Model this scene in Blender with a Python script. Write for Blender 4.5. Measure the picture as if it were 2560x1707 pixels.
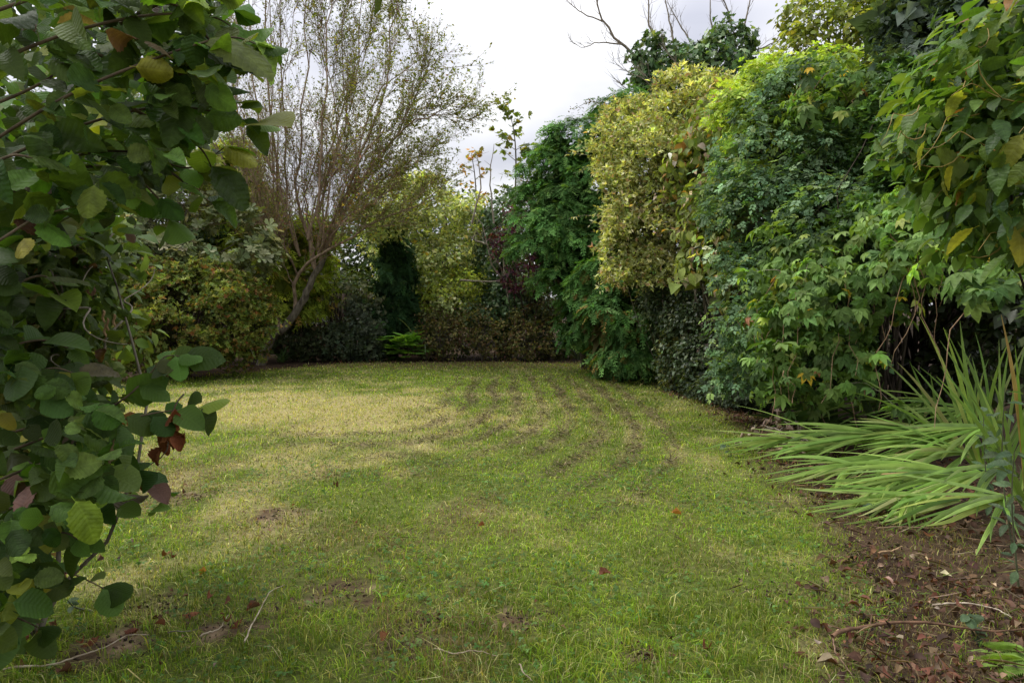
import bpy, math, random
import numpy as np
from mathutils import Vector, Matrix
rng = np.random.default_rng(11)
random.seed(11)
scene = bpy.context.scene
for o in list(bpy.data.objects):
    bpy.data.objects.remove(o)

# ------------------------------------------------------------------ camera
CAM_H = 1.5
PITCH = math.radians(3.1)
cam_d = bpy.data.cameras.new('camera')
cam_d.lens = 24.0
cam_d.sensor_width = 36.0
cam_d.clip_start = 0.05
cam_d.clip_end = 2000.0
cam = bpy.data.objects.new('camera', cam_d)
scene.collection.objects.link(cam)
cam.location = (0, 0, CAM_H)
cam.rotation_euler = (math.pi / 2 - PITCH, 0, 0)
scene.camera = cam

# ------------------------------------------------------------------ sky, sun, exposure
SUN_EL, SUN_AZ = math.radians(57), math.radians(-78)     # azimuth from +Y towards +X
SUN_STRENGTH = 1.5
SKY_GAIN = 1.0
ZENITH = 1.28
world = bpy.data.worlds.new('World')
scene.world = world
world.use_nodes = True
wn, wl = world.node_tree.nodes, world.node_tree.links
wn.clear()
w_out = wn.new('ShaderNodeOutputWorld')
w_bg = wn.new('ShaderNodeBackground')
sky = wn.new('ShaderNodeTexSky')
sky.sky_type = 'NISHITA'
sky.sun_disc = False
sky.sun_elevation = SUN_EL
sky.sun_rotation = SUN_AZ
sky_gain = wn.new('ShaderNodeVectorMath'); sky_gain.operation = 'SCALE'; sky_gain.inputs['Scale'].default_value = 0.12
w_tc = wn.new('ShaderNodeTexCoord')
w_sep = wn.new('ShaderNodeSeparateXYZ')
wl.new(w_tc.outputs['Generated'], w_sep.inputs[0])
# cloud deck: direction projected on a flat layer overhead
w_abs = wn.new('ShaderNodeMath'); w_abs.operation = 'ABSOLUTE'
wl.new(w_sep.outputs['Z'], w_abs.inputs[0])
w_add = wn.new('ShaderNodeMath'); w_add.operation = 'ADD'; w_add.inputs[1].default_value = 0.28
wl.new(w_abs.outputs[0], w_add.inputs[0])
w_div = wn.new('ShaderNodeVectorMath'); w_div.operation = 'DIVIDE'
w_cmb = wn.new('ShaderNodeCombineXYZ')
for i in range(3):
    wl.new(w_add.outputs[0], w_cmb.inputs[i])
wl.new(w_tc.outputs['Generated'], w_div.inputs[0]); wl.new(w_cmb.outputs[0], w_div.inputs[1])
w_noise = wn.new('ShaderNodeTexNoise')
w_noise.inputs['Scale'].default_value = 2.1
w_noise.inputs['Detail'].default_value = 4
w_noise.inputs['Roughness'].default_value = 0.42
wl.new(w_div.outputs[0], w_noise.inputs['Vector'])
w_ramp = wn.new('ShaderNodeValToRGB')
w_ramp.color_ramp.elements[0].position = 0.34
w_ramp.color_ramp.elements[0].color = (0.47, 0.48, 0.55, 1)
w_ramp.color_ramp.elements[1].position = 0.62
w_ramp.color_ramp.elements[1].color = (0.87, 0.87, 0.89, 1)
wl.new(w_noise.outputs['Fac'], w_ramp.inputs[0])
w_mix = wn.new('ShaderNodeMixRGB'); w_mix.inputs[0].default_value = 0.95
wl.new(sky.outputs[0], sky_gain.inputs[0])
wl.new(sky_gain.outputs[0], w_mix.inputs[1]); # standard overcast sky: luminance (1 + 2 sin(elevation)) / 3 of the zenith's
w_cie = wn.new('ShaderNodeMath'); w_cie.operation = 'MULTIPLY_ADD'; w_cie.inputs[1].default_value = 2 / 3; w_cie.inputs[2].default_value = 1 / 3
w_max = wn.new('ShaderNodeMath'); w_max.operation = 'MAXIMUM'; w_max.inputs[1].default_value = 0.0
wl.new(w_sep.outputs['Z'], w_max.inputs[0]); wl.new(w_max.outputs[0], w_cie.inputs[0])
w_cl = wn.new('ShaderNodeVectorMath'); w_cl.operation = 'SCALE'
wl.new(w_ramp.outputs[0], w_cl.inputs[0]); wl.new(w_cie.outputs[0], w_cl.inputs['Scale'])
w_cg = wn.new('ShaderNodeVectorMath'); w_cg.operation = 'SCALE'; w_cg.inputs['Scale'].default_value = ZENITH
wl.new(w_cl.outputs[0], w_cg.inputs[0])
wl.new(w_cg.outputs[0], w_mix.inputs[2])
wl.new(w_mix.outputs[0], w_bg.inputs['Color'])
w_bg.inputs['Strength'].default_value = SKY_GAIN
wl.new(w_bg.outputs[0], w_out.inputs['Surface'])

sun_d = bpy.data.lights.new('sun', 'SUN')
sun_d.energy = SUN_STRENGTH
sun_d.angle = math.radians(32)
sun_d.color = (1.0, 0.97, 0.92)
sun = bpy.data.objects.new('sun', sun_d)
scene.collection.objects.link(sun)
sdir = Vector((math.sin(SUN_AZ) * math.cos(SUN_EL), math.cos(SUN_AZ) * math.cos(SUN_EL), math.sin(SUN_EL)))
sun.rotation_euler = sdir.to_track_quat('Z', 'Y').to_euler()
sun.location = sdir * 60

scene.view_settings.view_transform = 'Standard'
scene.view_settings.look = 'None'
scene.view_settings.gamma = 1.0
scene.view_settings.use_curve_mapping = False
scene.view_settings.exposure = 1.05
scene.render.engine = 'CYCLES'
scene.cycles.max_bounces = 5
scene.cycles.diffuse_bounces = 3
scene.cycles.glossy_bounces = 1
scene.cycles.transmission_bounces = 3
scene.cycles.transparent_max_bounces = 4

# ------------------------------------------------------------------ helpers
COL = scene.collection
FPX = 1706.7


def W(px, py, Y):
    """a point at depth Y seen at photograph position (px, py) of 2560 x 1707"""
    a, b = (px - 1280) / FPX, (853.5 - py) / FPX
    dy = math.cos(PITCH) + b * math.sin(PITCH)
    dz = -math.sin(PITCH) + b * math.cos(PITCH)
    return np.array((a / dy * Y, Y, CAM_H + dz / dy * Y))


def WG(px, py, z=0.0):
    """the ground point seen at (px, py)"""
    a, b = (px - 1280) / FPX, (853.5 - py) / FPX
    dy = math.cos(PITCH) + b * math.sin(PITCH)
    dz = -math.sin(PITCH) + b * math.cos(PITCH)
    t = (z - CAM_H) / dz
    return np.array((a * t, dy * t, z))


def unit(v):
    return v / np.maximum(np.linalg.norm(v, axis=-1, keepdims=True), 1e-9)


UP = np.array((0, 0, 1.0))
CAMP = np.array((0, 0, CAM_H))
_perm = np.random.default_rng(5).random((64, 64, 64)).astype(np.float32)


def vnoise(p):
    """value noise 0..1 for points (n,3)"""
    p = np.asarray(p, float)
    i = np.floor(p).astype(int); f = p - i; f = f * f * (3 - 2 * f)
    r = 0
    for a in (0, 1):
        wx = f[:, 0] if a else 1 - f[:, 0]
        for b in (0, 1):
            wy = f[:, 1] if b else 1 - f[:, 1]
            for c in (0, 1):
                wz = f[:, 2] if c else 1 - f[:, 2]
                r = r + wx * wy * wz * _perm[(i[:, 0] + a) % 64, (i[:, 1] + b) % 64, (i[:, 2] + c) % 64]
    return r


def n2(x, y, s, o=0.0):
    x = np.asarray(x, float); y = np.asarray(y, float)
    sh = x.shape
    p = np.stack([x.ravel() * s + o, y.ravel() * s + o * 1.7, np.full(x.size, o * .37 + .5)], 1)
    return (0.65 * vnoise(p) + 0.35 * vnoise(p * 2.3 + 9.1)).reshape(sh)


def raw_mesh(name, V, F, C=None, uv=None, smooth=False):
    me = bpy.data.meshes.new(name)
    V = np.ascontiguousarray(V, np.float32); F = np.ascontiguousarray(F, np.int32)
    nf, k = F.shape
    me.vertices.add(len(V)); me.vertices.foreach_set('co', V.ravel())
    me.loops.add(nf * k); me.loops.foreach_set('vertex_index', F.ravel())
    me.polygons.add(nf); me.polygons.foreach_set('loop_start', np.arange(0, nf * k, k, dtype=np.int32))
    if smooth:
        me.polygons.foreach_set('use_smooth', np.ones(nf, bool))
    if C is None:
        C = np.ones((len(V), 3), np.float32)
    at = me.color_attributes.new('Col', 'FLOAT_COLOR', 'POINT')
    C4 = np.ones((len(V), 4), np.float32); C4[:, :3] = C
    at.data.foreach_set('color', C4.ravel())
    if uv is not None:
        ul = me.uv_layers.new(name='UVMap')
        ul.data.foreach_set('uv', np.ascontiguousarray(uv, np.float32)[F.ravel()].ravel())
    me.update()
    return me


def link(name, me, mat, parent=None, col=None, kind=None, loc=None):
    o = bpy.data.objects.new(name, me)
    COL.objects.link(o)
    if me is not None and mat is not None and not me.materials:
        me.materials.append(mat)
    if parent is not None:
        o.parent = parent
        o.matrix_parent_inverse = Matrix.Translation(parent.location).inverted()
    if col is not None:
        o.color = (*col, 1)
    if kind:
        o['kind'] = kind
    if loc is not None:
        o.location = loc
    return o


def tag(o, label, cat, group=None):
    o['label'] = label; o['category'] = cat
    if group:
        o['group'] = group
    return o


def thing(name, label, cat, loc=(0, 0, 0), group=None):
    o = bpy.data.objects.new(name, None)
    COL.objects.link(o)
    o.location = tuple(float(v) for v in loc); o.empty_display_size = .1
    return tag(o, label, cat, group)


class Acc:
    def __init__(s):
        s.V, s.F, s.C, s.U, s.n = [], [], [], [], 0

    def add(s, V, F, C, U=None):
        s.V.append(V); s.F.append(F + s.n); s.C.append(C); s.n += len(V)
        if U is not None:
            s.U.append(U)

    def build(s, name, mat, parent=None, kind=None, smooth=False):
        if not s.n:
            return None
        me = raw_mesh(name, np.concatenate(s.V), np.concatenate(s.F), np.concatenate(s.C), np.concatenate(s.U) if s.U else None, smooth=smooth)
        return link(name, me, mat, parent, kind=kind)


def tube(acc, P, R, sides=5, col=(1, 1, 1)):
    P = np.asarray(P, float); R = np.asarray(R, float); n = len(P)
    T = unit(np.gradient(P, axis=0))
    ref = np.array((.31, .77, .21)) if abs(T[:, 0]).mean() > .6 else np.array((.93, .11, .23))
    A = unit(np.cross(T, ref)); Bn = np.cross(T, A)
    th = np.arange(sides) * 2 * math.pi / sides
    V = (P[:, None] + R[:, None, None] * (np.cos(th)[None, :, None] * A[:, None] + np.sin(th)[None, :, None] * Bn[:, None])).reshape(-1, 3)
    i, j = np.meshgrid(np.arange(n - 1), np.arange(sides), indexing='ij')
    a = (i * sides + j).ravel(); b = (i * sides + (j + 1) % sides).ravel()
    F = np.concatenate([np.stack([a, b, b + sides], 1), np.stack([a, b + sides, a + sides], 1)])
    acc.add(V, F, np.tile(np.asarray(col, float), (len(V), 1)))


def spline(pts, n):
    pts = np.asarray(pts, float); m = len(pts)
    t = np.linspace(0, m - 1, n); i = np.clip(np.floor(t).astype(int), 0, m - 2); f = (t - i)[:, None]
    g = lambda k: pts[np.clip(k, 0, m - 1)]
    p0, p1, p2, p3 = g(i - 1), g(i), g(i + 1), g(i + 2)
    return .5 * ((2 * p1) + (-p0 + p2) * f + (2 * p0 - 5 * p1 + 4 * p2 - p3) * f ** 2 + (-p0 + 3 * p1 - 3 * p2 + p3) * f ** 3)


# ------------------------------------------------------------------ materials
def new_mat(name):
    m = bpy.data.materials.new(name); m.use_nodes = True
    nt = m.node_tree; nt.nodes.clear()
    out = nt.nodes.new('ShaderNodeOutputMaterial')
    return m, nt.nodes, nt.links, out


def leaf_mat(name, rough=.5, trans=.3, spec=.35, back=None, vein=False, blotch=.25, nscale=9.0):
    m, N, L, out = new_mat(name)
    at = N.new('ShaderNodeAttribute'); at.attribute_name = 'Col'
    oi = N.new('ShaderNodeObjectInfo')
    mul = N.new('ShaderNodeMixRGB'); mul.blend_type = 'MULTIPLY'; mul.inputs[0].default_value = 1
    L.new(at.outputs['Color'], mul.inputs[1]); L.new(oi.outputs['Color'], mul.inputs[2])
    tc = N.new('ShaderNodeTexCoord')
    nz = N.new('ShaderNodeTexNoise'); nz.inputs['Scale'].default_value = nscale; nz.inputs['Detail'].default_value = 3
    L.new(tc.outputs['Object'], nz.inputs['Vector'])
    mr = N.new('ShaderNodeMapRange'); mr.inputs['From Min'].default_value = .3; mr.inputs['From Max'].default_value = .7
    mr.inputs['To Min'].default_value = 1 - blotch; mr.inputs['To Max'].default_value = 1 + blotch
    L.new(nz.outputs['Fac'], mr.inputs['Value'])
    sc = N.new('ShaderNodeVectorMath'); sc.operation = 'SCALE'
    L.new(mul.outputs[0], sc.inputs[0]); L.new(mr.outputs[0], sc.inputs['Scale'])
    col = sc.outputs[0]
    bs = N.new('ShaderNodeBsdfPrincipled')
    bs.inputs['Roughness'].default_value = rough
    bs.inputs['Specular IOR Level'].default_value = spec
    if vein:
        uv = N.new('ShaderNodeUVMap'); uv.uv_map = 'UVMap'
        sp = N.new('ShaderNodeSeparateXYZ'); L.new(uv.outputs[0], sp.inputs[0])
        ab = N.new('ShaderNodeMath'); ab.operation = 'ABSOLUTE'; L.new(sp.outputs['X'], ab.inputs[0])
        m1 = N.new('ShaderNodeMath'); m1.operation = 'MULTIPLY'; m1.inputs[1].default_value = 4.2; L.new(ab.outputs[0], m1.inputs[0])
        m2 = N.new('ShaderNodeMath'); m2.operation = 'MULTIPLY'; m2.inputs[1].default_value = 9.0; L.new(sp.outputs['Y'], m2.inputs[0])
        su = N.new('ShaderNodeMath'); su.operation = 'SUBTRACT'; L.new(m2.outputs[0], su.inputs[0]); L.new(m1.outputs[0], su.inputs[1])
        fr = N.new('ShaderNodeMath'); fr.operation = 'PINGPONG'; fr.inputs[1].default_value = .5; L.new(su.outputs[0], fr.inputs[0])
        vr = N.new('ShaderNodeMapRange'); vr.inputs['From Min'].default_value = 0; vr.inputs['From Max'].default_value = .1
        vr.inputs['To Min'].default_value = 1; vr.inputs['To Max'].default_value = 0; L.new(fr.outputs[0], vr.inputs['Value'])
        mrb = N.new('ShaderNodeMapRange'); mrb.inputs['From Min'].default_value = 0; mrb.inputs['From Max'].default_value = .035
        mrb.inputs['To Min'].default_value = 1; mrb.inputs['To Max'].default_value = 0; L.new(ab.outputs[0], mrb.inputs['Value'])
        mx = N.new('ShaderNodeMath'); mx.operation = 'MAXIMUM'; L.new(vr.outputs[0], mx.inputs[0]); L.new(mrb.outputs[0], mx.inputs[1])
        mv = N.new('ShaderNodeMath'); mv.operation = 'MULTIPLY'; mv.inputs[1].default_value = .2; L.new(mx.outputs[0], mv.inputs[0])
        vm = N.new('ShaderNodeMixRGB'); vm.blend_type = 'MIX'; L.new(mv.outputs[0], vm.inputs[0]); L.new(col, vm.inputs[1])
        lt = N.new('ShaderNodeVectorMath'); lt.operation = 'SCALE'; lt.inputs['Scale'].default_value = 1.9; L.new(col, lt.inputs[0])
        L.new(lt.outputs[0], vm.inputs[2]); col = vm.outputs[0]
        bp = N.new('ShaderNodeBump'); bp.inputs['Strength'].default_value = .5; bp.inputs['Distance'].default_value = .004
        n3 = N.new('ShaderNodeTexNoise'); n3.inputs['Scale'].default_value = 14
        L.new(uv.outputs[0], n3.inputs['Vector'])
        hs = N.new('ShaderNodeMath'); hs.operation = 'ADD'; L.new(fr.outputs[0], hs.inputs[0]); L.new(n3.outputs['Fac'], hs.inputs[1])
        L.new(hs.outputs[0], bp.inputs['Height']); L.new(bp.outputs[0], bs.inputs['Normal'])
    base = col
    if back:
        ge = N.new('ShaderNodeNewGeometry')
        mb = N.new('ShaderNodeMixRGB'); L.new(ge.outputs['Backfacing'], mb.inputs[0]); L.new(col, mb.inputs[1])
        sb = N.new('ShaderNodeVectorMath'); sb.operation = 'MULTIPLY'; sb.inputs[1].default_value = back; L.new(col, sb.inputs[0])
        L.new(sb.outputs[0], mb.inputs[2]); base = mb.outputs[0]
    L.new(base, bs.inputs['Base Color'])
    tr = N.new('ShaderNodeBsdfTranslucent')
    tcx = N.new('ShaderNodeVectorMath'); tcx.operation = 'MULTIPLY'; tcx.inputs[1].default_value = (1.9, 1.9, .5)
    L.new(col, tcx.inputs[0]); L.new(tcx.outputs[0], tr.inputs['Color'])
    ms = N.new('ShaderNodeMixShader'); ms.inputs[0].default_value = trans
    L.new(bs.outputs[0], ms.inputs[1]); L.new(tr.outputs[0], ms.inputs[2])
    L.new(ms.outputs[0], out.inputs['Surface'])
    return m


def bark_mat(name, c1, c2, scale=14.0):
    m, N, L, out = new_mat(name)
    tc = N.new('ShaderNodeTexCoord')
    mp = N.new('ShaderNodeMapping'); mp.inputs['Scale'].default_value = (1, 1, .35); L.new(tc.outputs['Object'], mp.inputs[0])
    nz = N.new('ShaderNodeTexNoise'); nz.inputs['Scale'].default_value = scale; nz.inputs['Detail'].default_value = 6
    nz.inputs['Roughness'].default_value = .65
    L.new(mp.outputs[0], nz.inputs['Vector'])
    rp = N.new('ShaderNodeValToRGB')
    rp.color_ramp.elements[0].position = .34; rp.color_ramp.elements[0].color = (*c1, 1)
    rp.color_ramp.elements[1].position = .68; rp.color_ramp.elements[1].color = (*c2, 1)
    L.new(nz.outputs['Fac'], rp.inputs[0])
    bs = N.new('ShaderNodeBsdfPrincipled'); bs.inputs['Roughness'].default_value = .85
    bs.inputs['Specular IOR Level'].default_value = .2
    at = N.new('ShaderNodeAttribute'); at.attribute_name = 'Col'
    mu = N.new('ShaderNodeMixRGB'); mu.blend_type = 'MULTIPLY'; mu.inputs[0].default_value = 1
    L.new(rp.outputs[0], mu.inputs[1]); L.new(at.outputs['Color'], mu.inputs[2])
    L.new(mu.outputs[0], bs.inputs['Base Color'])
    bp = N.new('ShaderNodeBump'); bp.inputs['Strength'].default_value = .6; bp.inputs['Distance'].default_value = .01
    L.new(nz.outputs['Fac'], bp.inputs['Height']); L.new(bp.outputs[0], bs.inputs['Normal'])
    L.new(bs.outputs[0], out.inputs['Surface'])
    return m


M_LEAF = leaf_mat('leaf_soft', .5, .32, .13)
M_GLOSS = leaf_mat('leaf_glossy', .34, .22, .28)
M_CONIFER = leaf_mat('conifer_spray', .7, .25, .05, nscale=3)
M_HAZEL = leaf_mat('hazel_leaf', .48, .36, .16, back=(1.25, 1.2, 1.25), vein=True, blotch=.35, nscale=2.6)
M_BROAD = leaf_mat('broad_leaf', .42, .34, .2, back=(1.25, 1.2, 1.25), vein=True, blotch=.3, nscale=2.6)
M_PALE = leaf_mat('pale_leaf', .55, .2, .2, back=(1.25, 1.2, 1.3))
M_BLADE = leaf_mat('strap_leaf', .4, .32, .2, nscale=6)
M_GRASS = leaf_mat('grass_blade', .6, .34, .08, blotch=.15, nscale=5)
M_DRY = leaf_mat('dry_leaf', .75, .12, .15, blotch=.35, nscale=25)
M_BARK = bark_mat('bark_grey', (.055, .045, .032), (.25, .22, .165))
M_BARKD = bark_mat('bark_dark', (.02, .016, .011), (.09, .07, .05))
M_BARKW = bark_mat('bark_reddish', (.17, .125, .09), (.44, .36, .27), 16)
M_TWIG = bark_mat('twig_pale', (.16, .13, .095), (.42, .37, .29), 20)
M_STEM = leaf_mat('green_stem', .5, .05, .3)

# ------------------------------------------------------------------ leaf templates: (V, F, shade)
def T(V, F, S=None):
    V = np.array(V, float); F = np.array(F, int)
    return (V, F, np.ones(len(V)) if S is None else np.array(S, float))


def t_dia(w=.26, fold=.08, bend=.1):
    return T([(0, 0, 0), (-w, .45, fold), (w, .45, fold), (0, 1, -bend)], [(0, 3, 1), (0, 2, 3)])


def t_oval(w=.3, fold=.07, bend=.12):
    return T([(0, 0, 0), (-w * .92, .3, fold), (w * .92, .3, fold), (0, .5, -.01), (-w * .8, .65, fold * .7), (w * .8, .65, fold * .7), (0, 1, -bend)],
             [(0, 3, 1), (0, 2, 3), (3, 4, 1), (3, 2, 5), (3, 6, 4), (3, 5, 6)])


def combine(ts):
    V, F, S, n = [], [], [], 0
    for v, f, s in ts:
        V.append(v); F.append(f + n); S.append(s); n += len(v)
    return np.concatenate(V), np.concatenate(F), np.concatenate(S)


def xf(t, rz=0, sc=1, off=(0, 0, 0), rx=0, ry=0):
    M = np.array(Matrix.Rotation(rz, 3, 'Z') @ Matrix.Rotation(ry, 3, 'Y') @ Matrix.Rotation(rx, 3, 'X'))
    return (t[0] * sc @ M.T + np.array(off), t[1], t[2])


def t_palmate(n=5, base=None, spread=3.0, seed=0):
    r = random.Random(seed)
    base = base or t_oval(.235, .05, .2)
    out = []
    for k in range(n):
        u = (k - (n - 1) / 2) / ((n - 1) / 2)
        out.append(xf(base, -u * spread * .5 * (1 + .1 * r.uniform(-1, 1)), .66 * (1 - .3 * abs(u)) * r.uniform(.9, 1.1), (0, .34, 0), rx=-.12 - r.uniform(0, .4)))
    st = T([(-.008, 0, .02), (.008, 0, .02), (0, .38, 0)], [(0, 1, 2)], [.8, .8, .9])
    return combine(out + [st])


def t_pinnate(pairs=2, base=None, droop=.15):
    base = base or t_dia(.3, .06, .1)
    out = [xf(base, 0, .42, (0, .62, -droop * .4))]
    for k in range(pairs):
        y = .2 + .42 * k / max(1, pairs - .0)
        for s in (-1, 1):
            out.append(xf(base, -s * 1.05, .36, (0, y, -droop * y * y)))
    out.append(T([(-.008, 0, 0), (.008, 0, 0), (0, .65, -droop * .4)], [(0, 1, 2)]))
    return combine(out)


def t_whorl(n=6, base=None, tilt=.35, seed=0):
    r = random.Random(seed)
    base = base or t_oval(.21, .04, .12)
    return combine([xf(base, 2 * math.pi * (k + r.uniform(-.2, .2)) / n, r.uniform(.8, 1.1), (0, 0, 0), rx=tilt + r.uniform(-.35, .3)) for k in range(n)])


def t_ivy():
    pts = [(0, 0), (-.34, -.06), (-.5, .22), (-.3, .34), (-.28, .62), (-.12, .62), (0, 1), (.12, .62), (.28, .62), (.3, .34), (.5, .22), (.34, -.06)]
    V = [(x, y, .1 * abs(x) - .12 * y * y) for x, y in pts] + [(0, .3, -.02)]
    F = [(12, (k + 1) % 12, k) for k in range(12)]
    return T(V, F)


def t_frond(nn=7, seed=0, droop=.3, w=.055):
    r = random.Random(seed)
    V, F, S = [], [], []
    zf = lambda t: .06 * t - droop * t * t

    def sliver(a, b, wd, sa, sb):
        a = np.array(a); b = np.array(b); d = unit(b - a); s = np.cross(d, UP) * wd
        i = len(V); m = a * .5 + b * .5
        V.extend([a, m - s, m + s, b]); S.extend([sa, (sa + sb) / 2, (sa + sb) / 2, sb])
        F.extend([(i, i + 2, i + 3), (i, i + 3, i + 1)])
    for k in range(nn):
        t = .08 + .84 * k / (nn - 1)
        for s in (-1, 1):
            tt = t + r.uniform(-.03, .03); l = (.42 * (1 - .62 * tt)) * r.uniform(.8, 1.15)
            an = .85 + r.uniform(-.15, .15)
            y1 = tt + l * math.cos(an); x1 = s * l * math.sin(an)
            sliver((0, tt, zf(tt)), (x1, y1, zf(tt) - .12 * l + r.uniform(-.04, .05)), w, .82, 1.15)
    sliver((0, 0, 0), (0, .6, zf(.6)), .03, .6, .8)
    sliver((0, .5, zf(.5)), (0, 1.0, zf(1)), w, .9, 1.2)
    return T(V, F, S)


def t_maple():
    pts = [(0, 0), (-.3, .02), (-.52, .3), (-.34, .36), (-.36, .68), (-.14, .6), (0, 1), (.14, .6), (.36, .68), (.34, .36), (.52, .3), (.3, .02)]
    V = [(x, y, .1 * abs(x) - .15 * y * y) for x, y in pts] + [(0, .35, -.02)]
    return T(V, [(12, (k + 1) % 12, k) for k in range(12)])


DIA, DIAN, DIAW = t_dia(), t_dia(.17, .05, .15), t_dia(.36, .08, .1)
OVAL, OVALN = t_oval(), t_oval(.2, .05, .2)
PALM = [t_palmate(5, seed=k) for k in range(4)]
PINN = [t_pinnate(2), t_pinnate(2, t_dia(.34, .1, .15), .35), t_pinnate(3, t_dia(.26, .05, .1), .3)]
_wl = T([(0, 0, 0), (-.12, .3, .03), (.12, .3, .03), (0, .5, -.01), (-.25, .7, .04), (.25, .7, .04), (-.12, .95, 0), (.12, .95, 0)], [(0, 3, 1), (0, 2, 3), (3, 4, 1), (3, 2, 5), (3, 6, 4), (3, 5, 7), (3, 7, 6)])
WHORL = [t_whorl(6, _wl, seed=1), t_whorl(5, _wl, seed=2, tilt=.1), t_whorl(7, _wl, seed=3, tilt=.3)]
FROND = [t_frond(6, seed=k, droop=d, w=.05) for k, d in ((1, .2), (2, .35), (3, .5))]
SPRIG = [t_whorl(5, t_dia(.2, .05, .1), .7, 4), t_whorl(4, t_dia(.24, .06, .1), .9, 5), t_whorl(6, t_dia(.17, .05, .1), .5, 6)]
IVY, MAPLE = [t_ivy()], [t_maple()]


def place(acc, tmpl, idx, P, X, Y, Z, S, C):
    """put copies of templates (index idx per copy) into an accumulator"""
    for k, (tv, tf, ts) in enumerate(tmpl):
        m = idx == k
        if not m.any():
            continue
        p, x, y, z, s, c = P[m], X[m], Y[m], Z[m], S[m], C[m]
        n, v = len(p), len(tv)
        V = p[:, None] + s[:, None, None] * (tv[None, :, :1] * x[:, None] + tv[None, :, 1:2] * y[:, None] + tv[None, :, 2:3] * z[:, None])
        F = tf[None] + (np.arange(n) * v)[:, None, None]
        acc.add(V.reshape(-1, 3), F.reshape(-1, 3), (c[:, None] * ts[None, :, None]).reshape(-1, 3), np.tile(tv[:, :2], (n, 1)))


def frames(N, tip):
    Z = unit(N)
    Yv = unit(tip - (tip * Z).sum(1, keepdims=True) * Z)
    return np.cross(Yv, Z), Yv, Z


def pick_cols(pal, n, jit=.16):
    """pal: list of (weight, rgb)"""
    w = np.array([p[0] for p in pal], float); w /= w.sum()
    c = np.array([p[1] for p in pal], float)[rng.choice(len(pal), n, p=w)]
    return np.clip(c * np.exp(rng.normal(0, jit, (n, 1))) * np.exp(rng.normal(0, jit * .3, (n, 3))), .004, .8)


def B(px, py, Y, rx, ry, rd=None):
    c = W(px, py, Y); k = Y / FPX
    return (c, np.array((rx * k, rd if rd else (rx + ry) * .5 * k, ry * k)))


def mounds(blobs, k, r0, r1, flat=.8, out=.85):
    """smaller boughs bulging from the visible faces of the big masses"""
    A = np.array([b[1][0] * b[1][2] for b in blobs]); A /= A.sum()
    res = []
    while len(res) < k:
        b = blobs[rng.choice(len(blobs), p=A)]
        d = unit(rng.normal(size=3) + unit(CAMP - b[0]) * .6 + UP * .25)
        c = b[0] + d * b[1] * out * rng.uniform(.85, 1.08)
        r = rng.uniform(r0, r1)
        if c[2] - r * .5 < .05:
            continue
        res.append((c, np.array((r * rng.uniform(.85, 1.25), r, r * flat * rng.uniform(.8, 1.2)))))
    return blobs + res


def shell(blobs, n, thick=.3, lump=.22, lfreq=1.6, back=-.45, zmin=.02, nbig=0, under=-2.0):
    """points spread over the outside of a lumpy union of ellipsoids"""
    A = np.array([(b[1][0] * b[1][2] + b[1][1] * b[1][2] + b[1][0] * b[1][1]) for b in blobs])
    A[:nbig] *= .4
    A /= A.sum()
    Ps, Ns, got = [], [], 0
    for _ in range(30):
        m = int(n * 1.6) + 10
        k = rng.choice(len(blobs), m, p=A)
        c = np.array([b[0] for b in blobs])[k]; r = np.array([b[1] for b in blobs])[k]
        d = unit(rng.normal(size=(m, 3)))
        s = 1 - thick * rng.random(m) ** 1.5 + lump * (vnoise(c + d * r * lfreq + 31.7) - .5) * 2
        p = c + d * r * s[:, None]
        nn = unit(d / r)
        ok = (p[:, 2] > zmin) & ((k < nbig) | (d[:, 2] > under)) & ((nn * unit(CAMP - p)).sum(1) > back)
        for j, b in enumerate(blobs):
            q = np.linalg.norm((p - b[0]) / b[1], axis=1)
            ok &= ~((q < .72) & (k != j))
        Ps.append(p[ok]); Ns.append(nn[ok]); got += ok.sum()
        if got >= n:
            break
    return np.concatenate(Ps)[:n], np.concatenate(Ns)[:n]


def clusters(P, N, per, crad, size, tmpl, pal, up=.7, down=.35, wild=.5, jit=.16, cljit=.18, flat=.8, sjit=.22, zmin=.015, gain=1.3):
    """leaves grouped round cluster centres P with outward normals N"""
    n = len(P)
    k = np.repeat(np.arange(n), per); m = len(k)
    o = unit(rng.normal(size=(m, 3))) * rng.random((m, 1)) ** .45
    cr = crad * rng.uniform(.6, 1.3, n)[k][:, None]
    o = o * cr
    p = P[k] + o * np.array((1, 1, flat))
    nn = N[k]
    nor = unit(nn * .55 + o / cr * .55 + UP * up + rng.normal(0, wild, (m, 3)))
    tip = unit(nn * .45 + o / cr * .7 - UP * down + rng.normal(0, wild, (m, 3)))
    X, Y, Z = frames(nor, tip)
    S = size * np.exp(rng.normal(0, sjit, m))
    cc = gain * pick_cols(pal, m, jit) * np.exp(rng.normal(0, cljit, n))[k][:, None]
    idx = rng.integers(0, len(tmpl), m)
    ok = p[:, 2] > zmin
    return dict(P=p[ok], X=X[ok], Y=Y[ok], Z=Z[ok], S=S[ok], C=np.clip(cc[ok], .003, .8), idx=idx[ok], N=nn[ok])


def cat_sets(sets):
    return {k: np.concatenate([s[k] for s in sets]) for k in sets[0]}


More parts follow.
